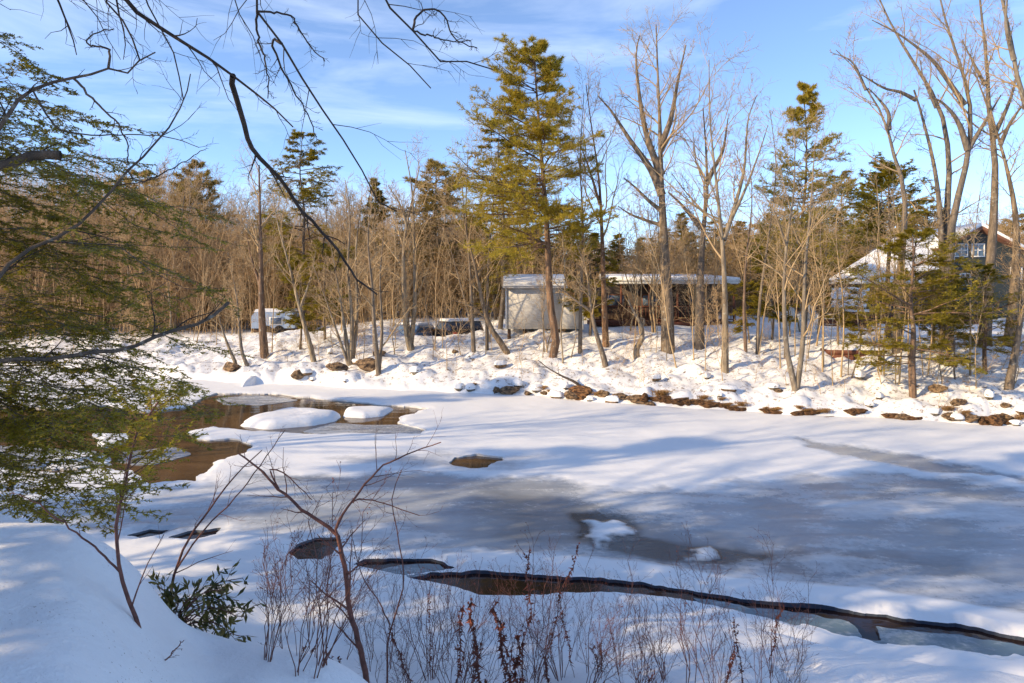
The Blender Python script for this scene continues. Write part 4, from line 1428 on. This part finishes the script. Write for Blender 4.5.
def window(px0, px1, py0, py1, Dd, yo):
    a_, b_ = L_(px0, py1, Dd), L_(px1, py0, Dd)
    g = Geo()
    X0, X1, Z0, Z1 = a_[0], b_[0], a_[2], b_[2]
    t = .06
    g.box(X0, X1, yo - .06, yo, Z0, Z0 + t).box(X0, X1, yo - .06, yo, Z1 - t, Z1).box(X0, X0 + t, yo - .06, yo, Z0 + t, Z1 - t).box(X1 - t, X1, yo - .06, yo, Z0 + t, Z1 - t)
    xm, zm = (X0 + X1) / 2, (Z0 + Z1) / 2
    g.box(xm - .03, xm + .03, yo - .05, yo - .01, Z0 + t, Z1 - t).box(X0 + t, xm - .03, yo - .05, yo - .01, zm - .03, zm + .03).box(xm + .03, X1 - t, yo - .05, yo - .01, zm - .03, zm + .03)
    f = g.build('window', M['white'], r)
    Geo().add([(X0 + t, yo - .012, Z0 + t), (X1 - t, yo - .012, Z0 + t), (X1 - t, yo - .012, Z1 - t), (X0 + t, yo - .012, Z1 - t)], [[0, 1, 2, 3]]).build('pane', M['glass'], f)


window(954, 967.5, 243.5, 257, 39.5, -.5)
window(971, 984.5, 243.5, 257, 39.5, -.5)
window(959, 970, 273, 286, 39.5, -.5)
window(1010, 1022, 267, 280, 39.5, -.5)
# wing with the big snowy roof: hip at its left end
A0, A1 = L_(829, 284, 37.5), L_(950, 284, 37.5)
B0, B1 = L_(893, 243, 42), L_(960, 235, 42)
C0 = (A0[0] + 6.2, 10.5, A0[2])
C1 = (A1[0], 9.0, A1[2])
Geo().hexa([(a_, b__, c_) for c_ in (-.6, A0[2] - .02) for a_, b__ in ((A0[0] + .6, -1.9), (gx0 - .005, -1.9), (gx0 - .005, 9), (A0[0] + 6.6, 9))]).build('wall', M['clap_green'], r)
th = .28
g = Geo()
low = [A0, A1, B1, B0, C0, C1]
V = [np.array(p_) for p_ in low] + [np.array(p_) + np.array([0, 0, th]) for p_ in low]
g.add(V, [[6, 7, 8, 9], [1, 0, 3, 2], [0, 1, 7, 6], [9, 8, 11, 10], [3, 4, 5, 2], [1, 2, 8, 7], [0, 6, 10, 4]])
g.add([V[6], V[9], V[10]], [[0, 1, 2]])
ro = g.build('roof', M['snow'], r)
Geo().hexa([(A0[0] - .02, A0[1] - .02, A0[2] - .2), (A1[0], A1[1] - .02, A1[2] - .2), (A1[0], A1[1] + .06, A1[2] - .2), (A0[0] - .02, A0[1] + .06, A0[2] - .2),
            (A0[0] - .02, A0[1] - .02, A0[2] - .005), (A1[0], A1[1] - .02, A1[2] - .005), (A1[0], A1[1] + .06, A1[2] - .005), (A0[0] - .02, A0[1] + .06, A0[2] - .005)]).build('eave_board', M['wood_dark'], r)
# lower porch roof
E = [L_(831, 291, 37.6), L_(870, 289, 37.6), L_(866, 309, 35.2), L_(831, 308, 35.2)]
g = Geo().add([np.array(p_) for p_ in E] + [np.array(p_) + np.array([0, 0, .2]) for p_ in E], [[0, 1, 2, 3], [7, 6, 5, 4], [3, 2, 6, 7], [0, 3, 7, 4], [1, 5, 6, 2]])
g.build('porch_roof', M['snow'], r)
# red deck in front
Dd = 35.0
da, db = L_(822, 0, Dd)[0], L_(992, 0, Dd)[0]
zt_, zf = L_(0, 312, Dd)[2], L_(0, 325, Dd)[2]
yd = Dd - oy
Geo().box(da, db, yd, yd + 3, zf - .2, zf).build('deck', M['wood_red'], r)
g = Geo().box(da, db, yd - .04, yd + .05, zt_ - .08, zt_).box(da, db, yd - .03, yd + .04, zf + .05, zf + .3).box(da, db, yd - .03, yd + .04, zf + .36, zf + .5)
g.build('railing', M['wood_red'], r)
for k in range(7):
    xx = da + (db - da) * k / 6
    Geo().box(xx - .07, xx + .07, yd + .051, yd + .18, -.8, zt_ + .05).build('post', M['wood_red'], r)
Geo().box(da + .2, db, yd + .4, yd + .5, -.8, zf - .203).build('skirting_board', M['wood_dark'], r)
g = Geo()
for xa, xb in ((da + 1.2, da + 3.4), (db - 2.2, db - .4)):
    g.box(xa, xb, yd - .08, yd + .09, zt_ + .003, zt_ + .13)
g.build('snow_layer', M['snow'], r)
tag(r, 'dark green gabled house with a large snow-covered roof at right', 'house')

# red planter box with snow on it
b_ = base(853, 357)
r = empty('planter_box', b_, -.12)
wd = 27 * b_[1] / F
g = Geo().box(-wd, wd, -.4, .4, -.25, .13).box(-wd - .03, wd + .03, -.43, .43, .132, .28)
g.build('box', M['wood_red'], r)
n_ = 9
u, v_ = np.meshgrid(np.linspace(-1, 1, 17), np.linspace(-1, 1, n_), indexing='ij')
zz = .285 + .2 * (1 - np.abs(u) ** 4) * (1 - np.abs(v_) ** 4) * (.7 + .5 * fbm(u * 3, v_ * 3, 4))
i, j = np.meshgrid(np.arange(16), np.arange(n_ - 1), indexing='ij')
q = np.stack([i * n_ + j, (i + 1) * n_ + j, (i + 1) * n_ + j + 1, i * n_ + j + 1], -1).reshape(-1, 4)
Geo().add(np.stack([u * wd, v_ * .42, zz], -1), q).build('snow_cap', M['snow'], r, smooth=True)
tag(r, 'long low red wooden planter box topped with snow on the right bank', 'planter')

# white garden chair and table by the deck
b_ = base(797, 331)
r = empty('garden_chair', b_, .35)
Geo().box(-.3, .3, -.3, .28, .40, .45).build('seat', M['white'], r)
g = Geo()
for k in range(5):
    xx = -.24 + .12 * k
    g.hexa([(xx - .045, .26, .46), (xx + .045, .26, .46), (xx + .045, .30, .46), (xx - .045, .30, .46), (xx - .045, .40, 1.05 + .05 * (2 - abs(k - 2))), (xx + .045, .40, 1.05 + .05 * (2 - abs(k - 2))),
            (xx + .045, .44, 1.05 + .05 * (2 - abs(k - 2))), (xx - .045, .44, 1.05 + .05 * (2 - abs(k - 2)))])
g.build('backrest', M['white'], r)
for sx in (-1, 1):
    Geo().box(sx * .33 - .04, sx * .33 + .04, -.32, .36, .66, .70).build('armrest', M['white'], r)
    for sy in (-.28, .26):
        Geo().box(sx * .32 - .03, sx * .32 + .03, sy - .03, sy + .03, -.1, .655).build('leg', M['white'], r)
tag(r, 'white slatted garden chair standing on the snow left of the house', 'chair')
o = dup(r, base(808, 330), -.5, 1.05, 'white slatted garden chair nearest the house deck, second of the pair')

# pale trailer at left
D = 40.0
xa, xb = W(252, 0, D)[0], W(294, 0, D)[0]
zb, zt = W(0, 333, D)[2], W(0, 312, D)[2]
r = empty('trailer', ((xa + xb) / 2, D, gz((xa + xb) / 2, D)), .1)
oz = r.location[2]
hw = (xb - xa) / 2
a, t = .35, zt - oz
prof = [(-hw, a), (hw, a), (hw, t - .25), (hw - .2, t), (-hw + .2, t), (-hw, t - .25)]
Geo().prism(prof, 0, 2).build('body', M['clap_blue'], r)
w_ = Geo().box(-.2, .55, -.03, -.002, t - .75, t - .3).build('window', M['white'], r)
Geo().box(-.14, .49, -.045, -.032, t - .7, t - .35).build('pane', M['glass'], w_)
Geo().box(-hw + .1, hw - .1, .1, 1.9, a - .25, a - .002).build('chassis', M['wood_dark'], r)
for xx in (-.35, .35):
    th = np.linspace(0, 6.283, 17)[:-1]
    Geo().prism([(xx + .3 * math.cos(k), .22 + .3 * math.sin(k)) for k in th], -.02, .2).build('wheel', M['rubber'], r)
Geo().prism([(-hw + .15, t + .003), (hw - .15, t + .003), (hw - .25, t + .14), (-hw + .25, t + .16)], -.02, 2.02).build('snow_layer', M['snow'], r)
tag(r, 'pale blue trailer half hidden by trunks on the left bank', 'trailer')


# parked cars
def car(loc, rz, paint, label, snow=True, sc=1.0):
    r = empty('parked_car', loc, rz)
    prof = [(-2.1, .35), (2.1, .32), (2.15, .75), (1.95, .95), (1.0, 1.02), (.45, 1.5), (-1.5, 1.55), (-2.0, 1.05), (-2.15, .9)]
    Geo().prism(prof, -.88, .88).build('body', M[paint], r)
    for s in (-1, 1):
        Geo().add([(.85, s * .886, 1.05), (.42, s * .886, 1.43), (-1.4, s * .886, 1.46), (-1.75, s * .886, 1.07)], [[0, 1, 2, 3]]).build('side_window', M['glass'], r)
        for xx in (-1.3, 1.35):
            th = np.linspace(0, 6.283, 21)[:-1]
            wh = Geo().prism([(xx + .33 * math.cos(k), .33 + .33 * math.sin(k)) for k in th], s * .9 - .1, s * .9 + .1).build('wheel', M['rubber'], r)
            Geo().prism([(xx + .19 * math.cos(k), .33 + .19 * math.sin(k)) for k in th], s * 1.0 - .012, s * 1.0 + .012).build('rim', M['metal_roof'], wh)
        Geo().box(-2.19, -1.95, s * .80 - .09, s * .80 + .10, .80, 1.02).build('tail_light', M['red_lens'], r)
        Geo().box(1.98, 2.17, s * .65 - .14, s * .65 + .14, .66, .80).build('headlight', M['white'], r)
    if snow:
        Geo().prism([(.48, 1.505), (-1.5, 1.555), (-1.45, 1.68), (.35, 1.66)], -.82, .82).build('snow_layer', M['snow'], r)
        Geo().prism([(1.9, .97), (1.0, 1.03), (1.05, 1.10), (1.85, 1.05)], -.8, .8).build('hood_snow', M['snow'], r)
    r.scale = (sc, sc, sc)
    tag(r, label, 'car')


b_ = W(456, 0, 38.5)
car((b_[0], 38.5, gz(b_[0], 38.5) - .3), 2.0, 'car_dark', 'dark parked car with a red tail light and snow on its roof')
b_ = W(418, 0, 39.5)
car((b_[0], 39.5, gz(b_[0], 39.5) - .55), 1.2, 'car_blue', 'small blue parked car partly buried behind the snow crest', True, .85)


# ------------------------------------------------------------------ foreground: overhanging tree at upper left (its trunk stands outside the frame)
def traced_near(name, label, cat, limbs, trunk, seed, tm, cm, Dr=(5.2, 6.8), nl=8, lenf=.22, m2=4, up=0.0, twr=.0022):
    rng = np.random.default_rng(seed)
    root = empty(name, trunk[0])
    o0 = np.array(trunk[0], float)
    g, c = Geo(), Geo()
    T = resample(trunk, 16)
    g.add(*tubes((T - o0)[None], (np.linspace(trunk_r[0], trunk_r[1], 16))[None], 10))
    done = []
    for pts, ra, rb, D0, D1, link in limbs:
        Ds = np.linspace(D0, D1, len(pts)) + rng.normal(0, .02, len(pts))
        P = [W(px, py, d_) for (px, py), d_ in zip(pts, Ds)]
        if link == 'trunk':
            kk = np.argmin(np.abs(T[:, 2] - (P[0][2] - .4)))
            P = [T[kk]] + [T[kk] * .5 + P[0] * .5 + np.array([0, 0, .15])] + P
        elif link is not None:
            ref = done[link]
            q = np.array(P[0])
            kk = np.argmin(np.hypot(ref[:, 0] / ref[:, 1] - q[0] / q[1], ref[:, 2] / ref[:, 1] - q[2] / q[1] - 4 / ref[:, 1] + 4 / q[1]))
            P[0] = ref[kk]
        n = 22
        P = resample(P, n, rng, .006)
        done.append(P.copy())
        R = np.linspace(ra, rb, n) * D0 / F
        g.add(*tubes((P - o0)[None], R[None], 7))
        L1, r1 = grow(rng, (P - o0)[None], R[None], nl, .25, 1, lenf, 45, 6, up, .16, .5, .3, .4, rmin=twr)
        L2, r2 = grow(rng, L1, r1, m2, .2, 1, .5, 45, 4, up, .18, .6, .4, .3, rmin=twr)
        c.add(*tubes(L1, r1, 4)).add(*tubes(L2, r2, 3))
    g.build('trunk', M[tm], root, smooth=True)
    c.build('crown', M[cm], root)
    tag(root, label, cat)
    return root


trunk_r = (.20, .10)
tx, ty = -6.0, 5.2
LIMBS = [([(100, -30), (121, 0), (155, 25), (182, 41), (205, 56), (229, 74), (256, 93), (271, 104), (293, 128)], 5.0, .7, 5.4, 5.8, 'trunk'),
         ([(229, 74), (233, 84), (241, 114), (249, 141), (256, 154), (276, 175), (296, 202), (318, 229), (336, 248), (353, 276), (377, 294)], 3.0, 1.0, 5.7, 6.6, 0),
         ([(250, -30), (256, 0), (261, 20), (288, 50), (306, 88), (323, 111), (340, 135), (357, 165), (370, 188), (386, 215), (397, 212)], 2.4, .7, 5.2, 6.2, 'trunk'),
         ([(270, 32), (273, 40), (281, 67), (296, 94), (310, 121), (317, 138)], 1.4, .5, 5.6, 5.9, 2),
         ([(335, -30), (345, 0), (360, 17), (375, 35), (394, 56), (413, 67), (431, 91)], 2.0, .6, 5.2, 5.6, 'trunk'),
         ([(350, -25), (377, 0), (394, 12), (407, 24), (428, 47), (453, 71), (471, 59), (492, 69)], 2.8, .7, 5.2, 5.9, 'trunk'),
         ([(407, 22), (418, 14), (430, 9), (445, 18), (455, 38), (478, 48)], 1.3, .5, 5.6, 5.8, 5),
         ([(262, 22), (278, 13), (291, 17), (306, 40), (325, 61)], 1.2, .5, 5.4, 5.6, 2),
         ([(261, 20), (259, 44), (266, 64), (269, 98)], 1.3, .5, 5.4, 5.5, 2),
         ([(90, -20), (106, 0), (118, 15), (130, 32), (140, 61)], 2.0, .8, 5.2, 5.3, 'trunk'),
         ([(140, -20), (146, 0), (158, 24), (172, 47), (178, 77), (184, 101)], 1.5, .6, 5.2, 5.5, 'trunk'),
         ([(425, 45), (440, 38), (455, 42), (470, 40)], 1.0, .4, 5.6, 5.8, 5)]
gzb = gz(tx, ty)
traced_near('bare_tree', 'bare dark boughs hanging across the top left from a tree outside the frame', 'tree', LIMBS, [(tx, ty, gzb - .2), (tx + .1, ty, 4), (tx + .3, ty + .1, 7), (tx + 1.2, ty, 10)], 61, 'bark_shaded', 'twig_dark', nl=12, lenf=.16)
LIMBS2 = [([(-20, 150), (0, 125), (17, 101), (44, 86), (77, 77), (109, 69), (128, 74), (138, 62), (155, 52)], 3.8, .7, 5.6, 6.0, 'trunk'),
          ([(-40, 176), (0, 166), (34, 156), (61, 155)], 6.0, 5.0, 5.6, 5.9, 'trunk'),
          ([(-20, 292), (0, 272), (35, 246), (72, 229), (101, 202), (128, 168), (148, 152), (165, 131), (183, 104), (190, 74)], 3.0, .6, 5.4, 6.3, 'trunk'),
          ([(72, 82), (101, 108), (118, 124), (128, 145), (127, 165)], 1.3, .5, 5.8, 6.0, 0),
          ([(109, 69), (108, 50), (88, 44), (93, 34), (114, 29)], 1.3, .5, 5.9, 6.0, 0),
          ([(-20, 362), (60, 357), (125, 347), (170, 333), (205, 320), (228, 304)], 2.2, 2.0, 5.4, 6.2, 'trunk'),
          ([(40, 112), (61, 130), (118, 135), (162, 136), (200, 147)], 1.0, .4, 5.7, 6.0, 0),
          ([(128, 168), (140, 182), (165, 172), (205, 150)], .9, .4, 5.9, 6.1, 2)]
trunk_r = (.16, .09)
tx, ty = -5.6, 5.3
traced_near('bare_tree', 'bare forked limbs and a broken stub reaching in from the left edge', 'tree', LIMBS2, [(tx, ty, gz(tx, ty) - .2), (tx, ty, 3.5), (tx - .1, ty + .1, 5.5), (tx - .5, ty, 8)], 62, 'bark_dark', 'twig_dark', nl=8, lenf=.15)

# near hemlock: trunk outside the frame at left, boughs reaching in
rng = np.random.default_rng(63)
tx, ty = -7.4, 7.0
z0 = gz(tx, ty)
root = empty('hemlock_tree', (tx, ty, z0))
o0 = np.array([tx, ty, z0])
T = resample([(0, 0, -.2), (.05, 0, 3), (0, .05, 6), (.05, 0, 10)], 16)
g = Geo().add(*tubes(T[None], np.linspace(.2, .05, 16)[None], 10))
ENDS = [(60, 88), (85, 118), (105, 128), (118, 165), (95, 185), (140, 205), (205, 214), (165, 235), (180, 226), (150, 262), (190, 285), (130, 300), (160, 322), (188, 345), (120, 352), (190, 385), (150, 395), (208, 408), (90, 420),
        (185, 432), (130, 455), (60, 440), (100, 500), (140, 506), (50, 512), (40, 300), (30, 200), (60, 370), (110, 270), (140, 245), (80, 330), (45, 255), (170, 372), (115, 405), (160, 418),
        (70, 225), (30, 130), (20, 480), (75, 395), (140, 340), (100, 375), (175, 300)]
Q = []
for ex, ey in ENDS + [(e_[0] * rng.uniform(.5, 1.0), e_[1] + rng.uniform(-18, 18)) for e_ in ENDS if e_[1] > 415]:
    D = rng.uniform(5.8, 8.6)
    e = W(ex, ey, D) - o0
    hz = e[2] + rng.uniform(.1, .5) * (1 if ey < 380 else .9)
    s = np.array([0, 0, max(.4, hz)])
    mid = s * .42 + e * .58 + np.array([0, rng.uniform(-.5, .5), rng.uniform(.15, .55)])
    Q.append(resample([s, mid, e], 10, rng, .045))
Q = np.array(Q)
Lq = np.linalg.norm(Q[:, -1] - Q[:, 0], axis=1)
R = (Lq / 330)[:, None] * np.linspace(1, .2, 10)[None]
g.add(*tubes(Q, R, 5))
T1, R1 = grow(rng, Q, R, 18, .30, 1, .27, 50, 6, -.16, .10, .5, .35, .45, flat=.2, rmin=.003)
T2, R2 = grow(rng, T1, R1, 10, .10, 1, .36, 45, 4, -.1, .08, .6, .5, .5, flat=.2, rmin=.0022)
g.add(*tubes(T1, R1, 3)).add(*tubes(T2, R2, 3))
g.build('trunk', M['bark_dark'], root, smooth=True)
c = Geo()
c.add(*leaves(rng, T2, 17, .042, .019, 'flat', .05))
c.add(*leaves(rng, T1, 22, .042, .018, 'flat', .15))
c.build('crown', M['hemlock'], root)
tag(root, 'near hemlock whose dark feathery boughs fill the left edge above the river', 'hemlock')

# young hemlock / sapling in the snow at lower left
traced_p = [([(161, 690), (152, 660), (140, 630), (128, 598), (120, 572), (117, 540), (119, 508), (128, 470), (137, 432), (158, 402)], 2.6, .9), ([(120, 572), (100, 552), (75, 532), (45, 508), (20, 494)], 1.2, .5),
            ([(159, 670), (170, 655), (184, 640)], 1.0, .4), ([(152, 655), (140, 640), (132, 632)], .6, .3)]


def near_sapling(name, label, cat, stems, D, seed, tm='weed', cm='weed', nl=6, leaf=None, lenf=.22, m2=3, t0=.3):
    rng = np.random.default_rng(seed)
    g, c = Geo(), Geo()
    ref = None
    for k, (pts, ra, rb) in enumerate(stems):
        sl = rng.uniform(-.25, .25) if k else 0
        P = []
        for a, p_ in enumerate(pts):
            P.append(W(p_[0], p_[1], D + sl * a * .1))
        if ref is None:
            b0 = P[0].copy()
            b0[2] = min(b0[2], gz(b0[0], b0[1])) - .1
            P = [b0] + P
            root = empty(name, b0)
            o0 = b0
        P = resample(P, 18, rng, .003) - o0
        if ref is None:
            ref = P
        R = np.linspace(ra, rb, 18) * D / F
        g.add(*tubes(P[None], R[None], 7))
        L1, r1 = grow(rng, P[None], R[None], nl, t0, 1, lenf, 42, 6, .15, .12, .45, .3, .4, rmin=.0016)
        L2, r2 = grow(rng, L1, r1, m2, .2, 1, .5, 42, 4, .1, .14, .6, .4, .3, rmin=.0013)
        c.add(*tubes(L1, r1, 4)).add(*tubes(L2, r2, 3))
        if leaf and k == 0:
            L3, r3 = grow(rng, P[None], R[None], 26, .62, 1, .24, 60, 6, -.15, .1, .45, .3, .3, flat=.4, rmin=.0016)
            L4, r4 = grow(rng, L3, r3, 8, .1, 1, .45, 45, 4, -.1, .1, .6, .4, .3, flat=.3, rmin=.0013)
            c.add(*tubes(L3, r3, 3))
            lf = Geo().add(*leaves(rng, L4, 18, .026, .011, 'flat', .05)).add(*leaves(rng, L3, 18, .026, .011, 'flat', .1))
            lf.build('needles', M[leaf], root)
    g.build('trunk', M[tm], root, smooth=True)
    c.build('crown', M[cm], root)
    tag(root, label, cat)
    return root


near_sapling('hemlock_sapling', 'thin dark-stemmed hemlock sapling rising from the smooth snow mound at lower left', 'sapling', traced_p, 3.6, 64, leaf='hemlock', nl=5)
near_sapling('bare_sapling', 'bare forked sapling leaning up from the bottom of the near bank, tallest there', 'sapling',
             [([(366, 676), (358, 640), (349, 605), (345, 570), (338, 536)], 3.3, 2.2), ([(338, 536), (324, 524), (300, 508), (279, 489), (263, 473), (249, 461), (239, 454)], 2.0, .8),
              ([(338, 536), (337, 524), (356, 496), (378, 470), (399, 458), (441, 442)], 1.4, .5), ([(336, 530), (350, 504), (372, 500), (420, 516)], .9, .4), ([(279, 489), (270, 470), (285, 474), (312, 500)], .9, .4)],
             5.2, 65, nl=7, lenf=.34)
near_sapling('bare_sapling', 'slender pair of bare stems behind the broadleaf evergreen bush', 'sapling',
             [([(170, 605), (174, 575), (188, 540), (205, 515), (232, 480), (262, 450)], 1.7, .5), ([(176, 570), (200, 535), (240, 492), (285, 430)], 1.0, .4)], 5.0, 66, nl=6)
near_sapling('bare_sapling', 'slim wavy bare sapling just right of the forked sapling', 'sapling',
             [([(387, 683), (388, 640), (396, 612), (404, 580), (400, 545), (392, 500), (402, 470)], 1.1, .4), ([(390, 625), (378, 600), (362, 575), (350, 530)], .8, .3)], 5.6, 67, nl=6)

# broadleaf evergreen bush
rng = np.random.default_rng(68)
b_ = W(172, 638, 4.7)
b_[2] = gz(b_[0], b_[1])
root = empty('evergreen_bush', b_)
ends = [(242, 578), (225, 590), (238, 600), (212, 588), (205, 632), (240, 637), (222, 625), (170, 600), (165, 612), (160, 588), (190, 635), (232, 612), (246, 618), (185, 600)]
st = []
s0 = W(170, 632, 4.7)
for ex, ey in ends:
    e = W(ex, ey, 4.7 + rng.uniform(-.3, .3))
    st.append(resample([s0, (s0 + e) / 2 + np.array([0, 0, .10]), e], 8, rng, .008) - b_)
Q = np.array(st)
R = np.full((len(Q), 8), .006) * np.linspace(1, .4, 8)[None]
g = Geo().add(*tubes(Q, R, 5))
g.add(*tubes(np.array([[[0, 0, -.2], s0 - b_ + np.array([0, 0, -.05]), s0 - b_ + np.array([0, 0, .02])]]), np.array([[.012, .010, .008]]), 6))
T1, R1 = grow(rng, Q, R, 6, .4, 1, .3, 50, 4, .1, .1, .6, .5, .3)
g.add(*tubes(T1, R1, 3))
g.build('stems', M['weed'], root)
TT = np.concatenate([T1, Q[:, 3::1][:, :4]])
B, k, _ = TT.shape
per = 7
t = rng.uniform(.3, 1, (B, per))
p = TT[:, -1][:, None] * t[..., None] + TT[:, 0][:, None] * (1 - t[..., None])
d = norm(norm(TT[:, -1] - TT[:, 0])[:, None] + rng.normal(0, .8, (B, per, 3)) + np.array([0, 0, -.35]))
s = norm(np.cross(d, np.array([0, 0, 1.]) + rng.normal(0, .4, d.shape)))
up = np.cross(s, d)
ln, wd = rng.uniform(.05, .09, (B, per, 1)), .011
v = np.stack([p, p + d * ln * .5 + s * wd - up * .004, p + d * ln, p + d * ln * .5 - s * wd - up * .004], 2).reshape(-1, 3)
Geo().add(v, np.arange(len(v)).reshape(-1, 4), np.repeat(rng.uniform(0, 1, B), per * 4)).build('leaves', M['rhodo'], root)
tag(root, 'broadleaf evergreen bush bent over by snow at lower left', 'bush')


# ------------------------------------------------------------------ weeds on the near bank
def weed_proto(seed, H, n, spread, leafy=False, bits=True):
    rng = np.random.default_rng(seed)
    root = empty('dry_weed')
    a = rng.uniform(0, 6.28, n)
    s = rng.uniform(0, spread, n)
    P = np.zeros((n, 7, 3))
    hh = H * rng.uniform(.55, 1, n)
    for k in range(7):
        t = k / 6
        P[:, k] = np.stack([np.cos(a) * (.05 * spread + s * t ** 1.2), np.sin(a) * (.05 * spread + s * t ** 1.2), hh * t - .06], -1)
        P[:, k, :2] += rng.normal(0, .022 * H, (n, 2)) * (k > 0) * (k / 4)
    R = np.full((n, 1), .0034) * np.linspace(1, .4, 7)[None]
    g = Geo().add(*tubes(P, R, 4))
    T1, R1 = grow(rng, P, R, 9 if not leafy else 7, .35, 1, .26 if not leafy else .10, 32, 5, .3, .1, .6, .4, .4, rmin=.0013)
    g.add(*tubes(T1, R1, 3))
    g2 = Geo()
    if not leafy:
        T2, R2 = grow(rng, T1, R1, 4, .3, 1, .4, 35, 4, .2, .12, .7, .5, .3, rmin=.0011)
        g.add(*tubes(T2, R2, 3))
        if bits:
            g2.add(*leaves(rng, T2[rng.uniform(0, 1, len(T2)) < .35], 1, .014, .008, 'tuft', .85))
    else:
        g2.add(*leaves(rng, P, 34, .035, .013, 'flat', .25, -1.2)).add(*leaves(rng, P, 70, .016, .014, 'tuft', .3)).add(*leaves(rng, T1, 8, .020, .012, 'tuft', .2))
    g.build('stems', M['weed'], root)
    if g2.n:
        g2.build('dry_leaves', M['weed_leaf'], root)
    return root


wp = {'shrub': [weed_proto(201 + k, .95, 4 + 2 * k, .2 + .07 * k) for k in range(5)], 'stalk': [weed_proto(211 + k, (.95, .7, .85, .6, 1.0)[k], 1 + k % 2, .12, True) for k in range(5)], 'stem': [weed_proto(221 + k, 1.2, 2, .2) for k in range(4)]}
LAB = {'shrub': ('reddish-brown twiggy weed clump growing through the near snow', 'weed', 'twiggy weeds on the near bank'), 'stalk': ('dry rusty-leaved weed stalk standing in the near snow', 'weed', 'leafy dry stalks on the near bank'),
       'stem': ('thin wiry bare weed stem on the near bank', 'weed', 'wiry weed stems on the near bank')}
for k_ in wp:
    for p in wp[k_]:
        tag(p, *LAB[k_])
rr = random.Random(8)
PL = [('shrub', px, py, s) for px, py, s in ((690, 683, 1.15), (665, 680, .95), (715, 685, .9), (640, 690, .95), (455, 690, .9), (300, 672, .9), (320, 668, .8), (430, 680, 1.0), (590, 690, .9), (560, 680, .8), (760, 690, .8),
                                             (1003, 695, .55), (790, 690, .75), (268, 660, .75), (405, 690, .8), (620, 676, .8), (535, 690, .9))]
PL += [('stalk', px, py, s) for px, py, s in ((483, 688, 1.15), (494, 690, .8), (510, 688, 1.05), (517, 690, 1.25), (525, 690, 1.0), (455, 690, .95), (549, 685, .6), (768, 678, .75), (725, 690, .6), (427, 690, .6), (380, 690, .5), (296, 690, .6),
                                              (500, 692, .6), (470, 695, .7), (538, 692, .9), (575, 690, .7), (600, 690, .55), (640, 690, .6), (340, 690, .6), (745, 688, .7), (415, 690, .8))]
PL += [('stem', px, py, s) for px, py, s in [(rr.uniform(265, 800), rr.uniform(655, 692), rr.uniform(.7, 1.25)) for _ in range(46)]]
cnt = {}
for k_, px, py, s in PL:
    s *= {'stalk': 1.5, 'shrub': 1.15, 'stem': 1.0}[k_]
    D = rr.uniform(4.9, 6.2)
    b_ = np.array([(px - CX) * D / F, D, 0])
    b_[2] = gz(b_[0], b_[1])
    # stand where the ground really is at that pixel
    c_ = base_near(px, min(py, 681))
    if c_[1] < 9 and py < 682:
        b_ = c_
    i_ = cnt.get(k_, 0)
    src = wp[k_][i_ % len(wp[k_])]
    if i_ < len(wp[k_]):
        src.location = tuple(float(a) for a in b_)
        src.scale = (s, s, s)
    else:
        dup(src, b_, rr.uniform(0, 6.28), s, tilt=(rr.uniform(-.38, .38), rr.uniform(-.38, .38)))
    cnt[k_] = i_ + 1

# ------------------------------------------------------------------ the woods behind and left of the camera that shade the near river
sp = [conifer(71, 12, .2, 60, .2, .22, 0, .12, 'hemlock', 'bark_dark', 6, 3, 5, .5, .14, 'flat', 'cone', name='hemlock_tree', gap=.4)]
tag(sp[0], 'hemlock in the wood on the near bank, outside the picture', 'hemlock', 'hemlocks on the near bank')
bb = bare_proto(73, 13, .14, .05, 18, .25, 40, 'bark', 'twig_brown', 7, 4, .42, twr=.012)
tag(bb, 'leafless tree in the wood on the near bank, outside the picture', 'tree', 'leafless trees on the near bank')
SH = [(-11, -4, 1.0, 0), (0.5, -10, 1.05, 0), (-20, 0, 1.1, 0), (-26, 5, 1.0, 0), (-7, -6, 1.0, 1), (-15, -6, 1.1, 1), (5, -8, 1.0, 1), (-3.5, -7, 1, 1), (-13, 1.5, .95, 1), (-17, 4, 1.0, 1), (9, -9, 1.0, 1), (-9, .3, .85, 0), (-6, -1.5, .7, 0), (-10, 3.5, .8, 1),
      (-2, -4, 1.0, 1), (3, -5, 1.0, 1), (-8, -1, 1.1, 1), (13, -9, 1.05, 1), (-30, 14, 1, 0), (-22, 11, .95, 1), (-27, 9, 1, 1), (-18, 8, .9, 1), (-14, 5, .9, 0), (-34, 12, 1, 1), (-5, -3, .9, 1), (-12, -8, 1.2, 1), (-22, 3, 1.1, 1), (-18, -2, 1.15, 1), (-1, -11, 1.1, 1)]
f0 = [False, False]
for x, y, s, k in SH:
    src = (sp[0], bb)[k]
    if not f0[k]:
        f0[k] = True
        src.location = (x, y, gz(x, y))
        src.scale = (s, s, s)
    else:
        dup(src, (x, y, gz(x, y)), x * 1.7 + y, s)
